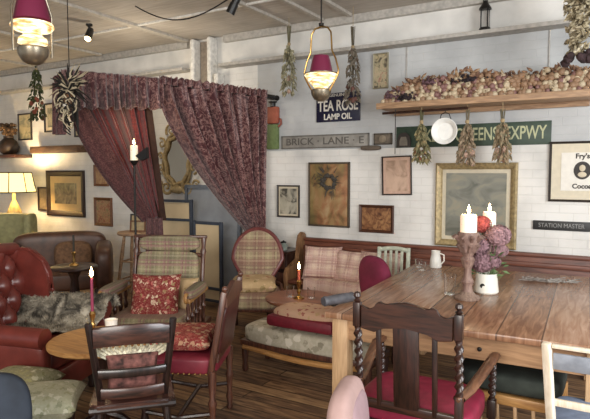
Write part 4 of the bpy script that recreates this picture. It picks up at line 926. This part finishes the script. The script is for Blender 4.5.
# small cabinet between chair and pew
t = thing('bedside_cabinet', 'small dark wooden cabinet between the round-backed chair and the pew', 'cabinet', (-3.13, 5.05, 0))
obj('body', B().box((0, 0, .345), (.26, .30, .69), None, .006), m_dark, t); obj('top', B().box((0, 0, .705), (.30, .34, .025), None, .006), m_darkx, t)
for z in (.60, .42): 
    d = obj('drawer', B().box((0, -.157, z), (.22, .015, .14), None, .004), m_mahog, t); o = obj('knob', B().blob((0, -.172, z), .012, None, 6), m_brass, d)
t = thing('glass_jar', 'small lidded glass jar standing on the dark cabinet', 'jar', (-3.09, 4.98, .718)); obj('body', B().lathe([(.04, 0), (.045, .01), (.045, .06), (.03, .075), (.03, .08)], 18), plain('greenish_glass', '8a948c', .15), t); obj('lid', B().lathe([(.032, .08), (.034, .09), (.01, .1), (0, .11)], 14), m_iron, t)

# ---------------------------------------------------------------- pew
t = thing('church_pew', 'long brown wooden church pew running along the back wall', 'pew', (-1.45, 5.0, 0))
b = B(); b.box((0, .17, .55), (2.98, .03, .56), None, .004, rot=(math.radians(-4), 0, 0)); obj('back_panel', b, m_pew, t)
b = B(); b.box((0, .18, .83), (2.98, .07, .035), None, .012); obj('top_rail', b, m_pew, t)
b = B(); b.box((0, .152, .745), (2.98, .03, .045), None, .008); b.box((0, .13, .50), (2.98, .02, .03), None, .006); obj('moulding', b, m_pew, t)
b = B(); b.box((0, -.02, .42), (2.98, .34, .035), None, .01); obj('seat', b, m_pew, t)
for s, xx in ((-1, -1.51), (1, 1.53)):
    b = B(); b.prism([(-.20, 0), (.22, 0), (.22, .84), (.20, .89), (.14, .91), (.09, .88), (.07, .80), (.05, .62), (-.05, .58), (-.17, .56), (-.20, .50)], .05, M4((xx, 0, 0), (0, 0, PI/2))); bmesh.ops.bevel(b.bm, geom=list(b.bm.edges), offset=.01, segments=2, affect='EDGES'); obj('end_panel', b, wood('pew_end_oak', '6b4a32', '94704e', .45, 'Z') if s < 0 else m_pew, t)
# plaid cushions on the pew
for i, (x, y, z, rz, rx, w_, h_, lb) in enumerate(((-2.62, 4.98, .62, .25, 1.15, .40, .36, 'leftmost pink plaid cushion leaning on the pew'), (-2.30, 5.00, .60, -.1, 1.2, .36, .34, 'middle pink plaid cushion on the pew, edge folded over'), (-1.99, 4.98, .61, .12, 1.1, .42, .36, 'right-hand pink plaid cushion on the pew beside the magenta chair'))):
    o = obj('plaid_cushion', B().pillow((w_, h_, .14), None, 5, 18, .4, i*3, .03), m_plaidp); o.location = (x, y, z); o.rotation_euler = (rx, 0, rz); tag(o, lb, 'cushion')
b = B()
def f(u, v):
    x = -2.72+.95*u; 
    if v < .55: y = 4.96-.20*v/.55; z = .452+.03
    else: y = 4.755-.01*math.sin(v*9); z = .482-.20*(v-.55)/.45
    return Vector((x, y, z+.018*noise.noise(Vector((u*6, v*4, 1)))+.012*math.sin(u*30)*(v)))
b.grid(f, 60, 24); o = obj('plaid_throw', b, m_plaidp); md = o.modifiers.new('thickness', 'SOLIDIFY'); md.thickness = .012; tag(o, 'pink plaid throw spread over the pew seat below the cushions', 'throw')

# ---------------------------------------------------------------- coffee table, ottoman
pedestal_table('small round mahogany coffee table with a lit candle, behind the damask footstool', -2.30, 3.98, .50, .30, wood('coffee_mahogany', '5c3526', '8c5a42', .35, 'X'), m_mahog)
t = thing('candlestick', 'brass candlestick with short lit orange candle on the round mahogany table', 'candlestick', (-2.28, 3.92, .501))
obj('holder', B().lathe([(.045, 0), (.045, .008), (.02, .018), (.01, .035), (.02, .06), (.009, .08), (.018, .115), (.022, .14), (.012, .155)], 18), m_brass, t)
obj('candle', B().lathe([(.012, .15), (.011, .235), (0, .237)], 12), m_waxorange, t); flame(t, .237, 1.4, 1.5, (-2.28, 3.92, .501))
for (x, y, lb) in ((-2.37, 3.93, 'small glass tumbler left of the orange candle'), (-2.19, 3.97, 'small glass tumbler right of the orange candle')):
    o = obj('glass_tumbler', B().lathe([(0, 0), (.03, 0), (.034, .09), (.031, .09), (.027, .008), (0, .008)], 18), m_glass); o.location = (x, y, .501); tag(o, lb, 'glass')
t = thing('long_footstool', 'long low footstool upholstered in pale damask in the centre of the room', 'footstool', (-1.97, 3.60, 0))
b = B(); b.soft((0, 0, .30), (1.10, .40, .15), None, .38); obj('cushion_top', b, m_ott, t)
b = B(); b.box((0, 0, .225), (1.10, .38, .05), None, .012); obj('frame_rail', b, m_mahog, t)
b = B(); b.tube([(-.52, -.18, .195), (-.40, -.18, .19), (-.2, -.18, .17), (0, -.18, .165), (.2, -.18, .17), (.4, -.18, .19), (.52, -.18, .195)], .022, 8); obj('curved_apron', b, m_oak, t)
legs4(t, 1.04, .32, .21, m_mahog, .026)
t = thing('folded_cushion', 'beige cushion with claret striped band lying on the long footstool', 'cushion', (-1.99, 3.56, .39), 0)
obj('cushion', B().soft((0, .02, .075), (.54, .32, .15), None, .5), floral('beige_rose', 'b8947a', ['bb9a7c', '8c4a40', 'a98c64', '9c6450'], 24, .36), t)
b = B(); b.box((0, -.12, .05), (.56, .09, .09), None, .03); obj('claret_band', b, m_strap, t, label='claret band along the front edge')

# ---------------------------------------------------------------- pine farmhouse table
TX0, TX1, TY0, TY1 = -1.47, -.02, 2.77, 4.65
t = thing('farmhouse_table', 'large pine farmhouse table with waxed plank top at the right', 'table', ((TX0+TX1)/2, (TY0+TY1)/2, 0), .045); cx, cy = (TX0+TX1)/2, (TY0+TY1)/2
obj('tabletop', B().box((0, 0, .742), (TX1-TX0, TY1-TY0, .036), None, .008), m_top, t)
b = B(); W_, D_ = TX1-TX0-.12, TY1-TY0-.14
for s in (-1, 1): b.box((0, s*D_/2, .662), (W_, .028, .125)); b.box((s*W_/2, 0, .662), (.028, D_, .125))
obj('apron', b, m_pinex, t)
for sx in (-1, 1):
    for sy in (-1, 1): obj('leg', B().box((sx*(W_/2-.02), sy*(D_/2-.015), .362), (.095, .095, .722), None, .008), m_pine, t)
b = B(); b.blob((.12, -D_/2-.018, .655), .012, None, 6, (1, .5, 1)); obj('drawer_knob', b, m_iron, t)

# ---------------------------------------------------------------- carved armchair in the foreground
t = thing('carved_armchair', 'dark carved oak armchair with barley-twist posts and crimson seat, back to us', 'armchair', (-.775, 2.28, 0), math.pi+.02); hw = .225
# local: front -Y (towards the table), back +Y towards us
for s in (-1, 1):
    b = B(); b.box((s*hw, .0, .50), (.034, .034, .22), None, .004); b.twist((s*hw, .0, .61), (s*hw, .03, .86), .0155, 3); b.box((s*hw, .033, .915), (.034, .034, .11), None, .004)
    b.lathe([(.012, 0), (.022, .012), (.010, .02), (.022, .035), (.018, .052), (0, .062)], 14, M4((s*hw, .036, .97), (0,0,0), (.8, .8, .8))); obj('back_post', b, m_dark, t)
    b = B(); b.box((s*hw, 0, .20), (.042, .042, .40), None, .004); obj('leg', b, m_dark, t)
    b = B(); b.box((s*hw*1.26, -.44, .06), (.042, .042, .12), None, .004); b.twist((s*hw*1.26, -.44, .12), (s*hw*1.26, -.44, .36), .016, 2.5); b.box((s*hw*1.26, -.44, .405), (.042, .042, .09), None, .004); obj('leg', b, m_dark, t)
    b = B(); b.twist((s*hw*1.26, -.44, .45), (s*hw*1.26, -.44, .645), .015, 3); obj('arm_support', b, m_dark, t)
    b = B()
    pts = [(s*hw, .0, .60), (s*(hw+.02), -.10, .605), (s*(hw+.045), -.25, .635), (s*(hw+.065), -.38, .665), (s*(hw+.065), -.47, .66)]
    def f(u, v, pts=pts):
        i = u*(len(pts)-1); k = min(int(i), len(pts)-2); p = Vector(pts[k]).lerp(Vector(pts[k+1]), i-k); a = 2*PI*v
        return p+Vector((.026*math.cos(a), 0, .016*math.sin(a)))
    V = b.grid(f, 24, 12, None, cv=True); b.blob(pts[-1], .026, None, 7, (1, .8, .62)); b.blob(pts[0], .02, None, 6); obj('arm', b, wood('worn_arm', '4a2c1e', '80583e', .35, 'Y'), t)
cr = [(-hw+.02, .87), (-hw+.02, .975), (-.17, .955), (-.145, .965), (-.135, .99), (-.115, 1.0), (-.10, .985), (-.085, .985), (-.05, 1.0), (0, 1.008), (.05, 1.0), (.085, .985), (.10, .985), (.115, 1.0), (.135, .99), (.145, .965), (.17, .955), (hw-.02, .975), (hw-.02, .87), (.14, .86), (.10, .885), (0, .90), (-.10, .885), (-.14, .86)]
b = B(); b.prism([(x, z-.015) for x, z in cr], .024, M4((0, .033, 0))); bmesh.ops.bevel(b.bm, geom=list(b.bm.edges), offset=.004, segments=1, affect='EDGES'); obj('crest_rail', b, m_darkx, t)
obj('splat', B().bar((0, .005, .50), (0, .032, .895), .115, .016, None, .003), m_dark, t)
for s in (-1, 1): obj('back_slat', B().bar((s*.125, .005, .50), (s*.125, .03, .89), .022, .018, None, .003), m_dark, t)
obj('lower_rail', B().box((0, .002, .505), (2*hw-.03, .024, .04), None, .004), m_darkx, t)
b = B()
for s in (-1, 1): b.box((s*hw*1.04, -.22, .405), (.028, .42, .05))
b.box((0, -.44, .405), (2*hw, .028, .05)); b.box((0, 0, .405), (2*hw, .028, .05)); obj('seat_rail', b, m_dark, t)
obj('seat', B().soft((0, -.22, .465), (.54, .43, .11), None, .35), plain('raspberry_leather', '8e2440', .5, 0, .1), t)
b = B()
for s in (-1, 1): b.box((s*hw*1.04, -.22, .12), (.022, .42, .03))
b.box((0, -.22, .12), (2*hw, .022, .03)); obj('stretcher', b, m_dark, t)
# dark roll at table corner
b = B(); b.turned((-1.475, 2.82, .795), (-1.375, 3.02, .797), [(.026, 0), (.030, .03), (.028, .15), (.030, .6), (.028, .9), (.030, .97), (.024, 1)], 16); tag(obj('cloth_roll', b, plain('slate_cloth', '55555a', .45, 0, .2)), 'dark slate-grey rolled cloth lying on the near left corner of the pine table', 'cloth roll')

# ---------------------------------------------------------------- things on the table
t = thing('carved_candlestick', 'chunky carved wooden candlestick with a lit cream pillar candle on the table', 'candlestick', (-.80, 3.47, .761))
obj('base', B().lathe([(.075, 0), (.078, .012), (.07, .022), (.05, .03), (.035, .05)], 28), wood('carved_wood', '6b5448', '9c8474', .6, 'Z', 2), t)
obj('stem', B().lathe([(.035, .045), (.028, .08), (.04, .11), (.025, .14), (.022, .19), (.035, .22), (.045, .25), (.03, .27), (.045, .31), (.065, .35), (.07, .40), (.062, .42), (0, .42)], 24), wood('carved_stem', '6b5048', '967b6e', .6, 'Z', 2), t)
b = B()
for k in range(9):
    a = 2*PI*k/9
    for z, r, l in ((.30, .05, .09), (.36, .068, .07)): b.tube([(r*.7*math.cos(a+z), r*.7*math.sin(a+z), z), (r*1.25*math.cos(a+z), r*1.25*math.sin(a+z), z+l*.5), (r*1.5*math.cos(a+z), r*1.5*math.sin(a+z), z+l*.35)], [.016, .014, .005], 6)
obj('carved_leaves', b, plain('leaf_carving', '7c6258', .6, 0, .2), t)
obj('candle', B().lathe([(.05, .42), (.05, .52), (.043, .53), (.02, .525), (0, .525)], 24), m_wax, t); flame(t, .528, 1.3, 1.5, (-.80, 3.47, .761))
t = thing('candlestick', 'second lit pillar candle on a wooden stick standing behind the flowers', 'candlestick', (-.79, 4.05, .761))
obj('stem', B().lathe([(.07, 0), (.07, .015), (.03, .04), (.025, .2), (.04, .3), (.055, .40), (0, .40)], 20), plain('brown_stick', '7c6258', .6), t)
obj('candle', B().lathe([(.045, .40), (.045, .50), (.038, .51), (0, .505)], 22), m_wax, t); flame(t, .508, 1.3, 1.5, (-.79, 4.05, .761))
# jug of flowers
t = thing('enamel_jug', 'white enamel jug holding the hydrangeas on the table', 'jug', (-.735, 3.72, .761))
obj('body', B().lathe([(.07, 0), (.078, .01), (.07, .09), (.066, .13), (.06, .13), (.064, .09), (.07, .014), (0, .012)], 30), plain('white_jug_enamel', 'e6e2d6', .25, 0, .04), t)
b = B(); b.lathe([(.016, 0), (.016, .002), (0, .002)], 12, M4((-.01, -.071, .055), (PI/2, 0, 0))); obj('emblem', b, m_black, t)
def hyd(label, p, r, m, seed, stem=True):
    t = thing('hydrangea_stem', label, 'flower', (-.735, 3.72, .775)); R = random.Random(seed); c = Vector(p)
    b = B()
    for k in range(110):
        d = Vector((R.gauss(0, 1), R.gauss(0, 1), R.gauss(0, 1))).normalized(); q = c+Vector((d.x*r, d.y*r, d.z*r*.85)); u_ = d.orthogonal().normalized(); u_ = Matrix.Rotation(R.uniform(0, 6), 3, d) @ u_; w_ = d.cross(u_); s1 = r*.22
        for j in range(4):
            e = (u_, w_, -u_, -w_)[j]; g = (w_, -u_, -w_, u_)[j]
            v = [b.bm.verts.new(x) for x in (q, q+(e+g*.45)*s1+d*s1*.2, q+e*s1*1.5+d*s1*.3, q+(e-g*.45)*s1+d*s1*.2)]; b.bm.faces.new(v)
    b.blob(c, r*.9, None, 7); obj('bloom', b, m, t, False)
    obj('stalk', B().tube([(c.x*.2, c.y*.2, .0), (c.x*.4, c.y*.4, .10), (c.x*.9, c.y*.9, c.z-r*.5)], .004, 6), plain('stalk_green', '4f5c38', .7), t)
m_h1 = plain('dusty_rose_petals', '9c7a7e', .8, 0, .25, 40); m_h2 = plain('mauve_petals', '8a6a70', .8, 0, .25, 40); m_h3 = plain('coral_petals', 'b0524c', .8, 0, .2, 40)
hyd('dusty rose hydrangea head at the right of the jug bouquet', (.07, -.02, .37), .075, m_h1, 1); hyd('mauve hydrangea head lowest in the jug bouquet', (-.02, -.05, .19), .068, m_h2, 2)
hyd('dusty mauve hydrangea head left of centre in the bouquet', (-.045, -.04, .30), .068, m_h2, 3); hyd('coral red flower head at the top of the bouquet', (-.04, .0, .435), .06, m_h3, 4); hyd('small dusty rose hydrangea head behind the right side of the bouquet', (.075, .03, .27), .05, m_h1, 5)
hyd('small mauve hydrangea head low at the right of the bouquet', (.05, -.05, .20), .045, m_h2, 6)
t = thing('greenery_sprig', 'green leafy sprigs spreading from the jug bouquet', 'foliage', (-.735, 3.72, .775)); b = B(); R = random.Random(44)
for k in range(60):
    a = R.uniform(0, 2*PI); h = R.uniform(.1, .36); rr = R.uniform(.05, .13); p = Vector((rr*math.cos(a), rr*math.sin(a)*.7, h)); d = Vector((math.cos(a), math.sin(a), R.uniform(-.5, .8))).normalized()*R.uniform(.02, .035); s_ = d.orthogonal().normalized()*.010; n_ = d.cross(s_).normalized()*.003
    v = [b.bm.verts.new(x) for x in (p-d, p+s_+n_, p+d, p-s_+n_)]; b.bm.faces.new(v)
    if k < 14: b.tube([(0, 0, .02), p*.5, p], .002, 5)
o = obj('leaves', b, plain('fresh_green', '5d7448', .7, 0, .2), t, False); o['kind'] = 'stuff'
o = obj('glass_tumbler', B().lathe([(0, 0), (.034, 0), (.040, .13), (.037, .13), (.031, .01), (0, .01)], 20), m_glass); o.location = (-.93, 3.55, .761); tag(o, 'tall glass tumbler just left of the carved candlestick', 'glass')
t = thing('white_pitcher', 'small white pitcher standing at the far end of the pine table', 'pitcher', (-1.30, 4.50, .761)); obj('body', B().lathe([(.045, 0), (.05, .01), (.044, .07), (.034, .12), (.038, .14), (.033, .14), (.03, .12), (0, .02)], 22), plain('white_pitcher_glaze', 'e4e4de', .25, 0, .03), t)
obj('handle', B().tube([(.036, 0, .12), (.068, 0, .11), (.07, 0, .06), (.045, 0, .03)], .006, 7), m_letterw, t)
for (x, y, lb) in ((-1.42, 4.42, 'small glass beside the white pitcher, further left'), (-1.35, 4.30, 'small glass in front of the white pitcher')):
    o = obj('small_glass', B().lathe([(0, 0), (.025, 0), (.03, .07), (.027, .07), (.022, .008), (0, .008)], 16), m_glass); o.location = (x, y, .761); tag(o, lb, 'glass')
b = B(); R = random.Random(8)
for k in range(34):
    x = -.62+R.random()*.34; y = 4.30+R.uniform(-.05, .05)+(x+.6)*.2; a = R.uniform(-.5, .5); l = R.uniform(.04, .10); b.tube([(x, y, .766), (x+l*math.cos(a), y+l*math.sin(a), .768+R.uniform(0, .02))], .0035, 5)
    if k % 2: b.blob((x, y, .772), .008, None, 4)
tag(obj('twig_garland', b, plain('silvery_twig', '8f8a84', .6, 0, .3)), 'silvery twig garland lying across the far right of the pine table', 'garland')

# ---------------------------------------------------------------- chairs round the table
t = thing('magenta_chair', 'round-backed magenta velvet chair at the left side of the pine table', 'chair', (-1.645, 4.285, 0), face(.62, .78))
obj('backrest', B().soft((0, .11, .645), (.46, .14, .44), None, .75, rot=(-.08, 0, 0)), m_magenta, t); obj('seat', B().soft((0, -.06, .42), (.38, .28, .10), None, .4), m_magenta, t); legs4(t, .30, .20, .38, m_dark, .016, None, 0, -.08)
b = B(); b.box((0, .10, .45), (.08, .03, .14)); obj('back_bracket', b, m_dark, t)
def slat_chair(label, x, y, rz, m, mz, h=.84, w_=.38, slats=5, name='slat_back_chair', lean=.05, sh=.44):
    t = thing(name, label, 'chair', (x, y, 0), rz)
    for s in (-1, 1):
        obj('back_post', B().bar((s*w_/2, .17, sh-.02), (s*w_/2, .17+lean, h), .036, .026, None, .006), mz, t); obj('leg', B().box((s*w_/2, .17, sh/2-.01), (.036, .03, sh-.02), None, .005), mz, t); obj('leg', B().box((s*(w_/2-.01), -.18, sh/2-.01), (.034, .034, sh-.02), None, .005), mz, t)
    obj('top_rail', B().tube([(x_*w_/2, .17+lean*.95+.0*x_, h-.03+.02*(1-x_*x_)) for x_ in [k/5-1 for k in range(11)]], .020, 8), m, t)
    for k in range(slats):
        x_ = (-.5+(k+1)/(slats+1))*w_*.95; obj('back_slat', B().bar((x_, .17, sh), (x_, .17+lean*.9, h-.03), .026, .010, None, .003), mz, t)
    obj('seat', B().box((0, 0, sh), (w_+.03, .40, .028), None, .01), m, t); return t
m_pg = plain('pale_green_paint', 'b9bfae', .5); m_pale = wood('pale_beech', 'dccdb4', 'f6ecd9', .45, 'Z', 1)
slat_chair('pale green painted slat-back chair at the far left corner of the table', -1.75, 4.60, face(.15, -.98), m_pg, m_pg, .86, .27, 4)
t = thing('beech_chair', 'pale beech chair with blue-grey back panel cropped at the lower right', 'chair', (-.03, 2.52, 0), PI)
for s in (-1, 1):
    obj('back_post', B().bar((s*.18, .04, .44), (s*.205, .115, .86), .034, .03, None, .006), m_pale, t); obj('leg', B().bar((s*.18, .04, .44), (s*.175, .06, 0), .034, .03, None, .006), m_pale, t); obj('leg', B().bar((s*.18, -.36, .43), (s*.18, -.37, 0), .032, .032, None, .006), m_pale, t)
obj('back_panel', B().box((0, .098, .785), (.36, .014, .07), None, .004, rot=(-.17, 0, 0)), plain('blue_grey_panel', '8f959f', .5), t, label='blue-grey back panel'); obj('seat', B().soft((0, -.16, .46), (.40, .42, .05), None, .3), plain('blue_seat', '7d8ba3', .7), t, label='blue seat')
b = B(); b.box((0, .11, .85), (.37, .02, .018), None, .004); obj('top_rail', b, m_pale, t); obj('lower_rail', B().box((0, .06, .60), (.35, .018, .03), None, .004), m_pale, t)
t = thing('green_seat_bench', 'pale wooden bench with a dark green cushion pushed under the pine table', 'bench', (-.47, 3.16, 0))
obj('cushion', B().soft((0, 0, .455), (.52, .46, .11), None, .35), m_dgreen, t); obj('rail', B().box((0, -.22, .375), (.52, .03, .05), None, .006), m_oak, t); obj('deck', B().box((0, 0, .39), (.50, .42, .02)), m_oak, t)
for k in range(6): obj('spindle', B().bar((-.22+k*.088, -.22, .35), (-.20+k*.088, -.22, .02), .02, .018, None, .003), m_pine, t)
for sx in (-1, 1): 
    for sy in (-1, 1): obj('leg', B().box((sx*.24, sy*.2, .19), (.036, .036, .38), None, .005), m_oakz, t)
# pink chair bottom centre
t = thing('pink_chair', 'pale pink velour chair with rounded back at the bottom centre edge', 'chair', (-.675, 1.83, 0), face(.85, .2))
b = B(); b.soft((0, .16, .57), (.38, .11, .42), None, .62, rot=(-.06, 0, 0)); obj('backrest', b, m_pink, t)
b = B(); b.soft((0, .125, .57), (.29, .06, .34), None, .62, rot=(-.06, 0, 0)); obj('inner_back', b, m_pinkdk, t)
obj('seat', B().soft((0, -.04, .40), (.38, .36, .10), None, .4), m_pink, t); legs4(t, .28, .26, .36, m_dark, .016, None, 0, -.03)

# ---------------------------------------------------------------- put every top-level origin at its own object
bpy.context.view_layer.update()
for o in [q for q in COL.objects if q.parent is None and q.get('category') and q.type in ('MESH', 'EMPTY') and q.location.length < 1e-6 and q.matrix_world == Matrix.Identity(4)]:
    src = [o] if o.type == 'MESH' else list(o.children)
    vs = [v.co for q in src for v in q.data.vertices]
    c = Vector(((min(v.x for v in vs)+max(v.x for v in vs))/2, (min(v.y for v in vs)+max(v.y for v in vs))/2, min(v.z for v in vs)))
    if o.type == 'MESH': o.data.transform(Matrix.Translation(-c))
    for ch in o.children: ch.location = ch.location-c
    o.location = c
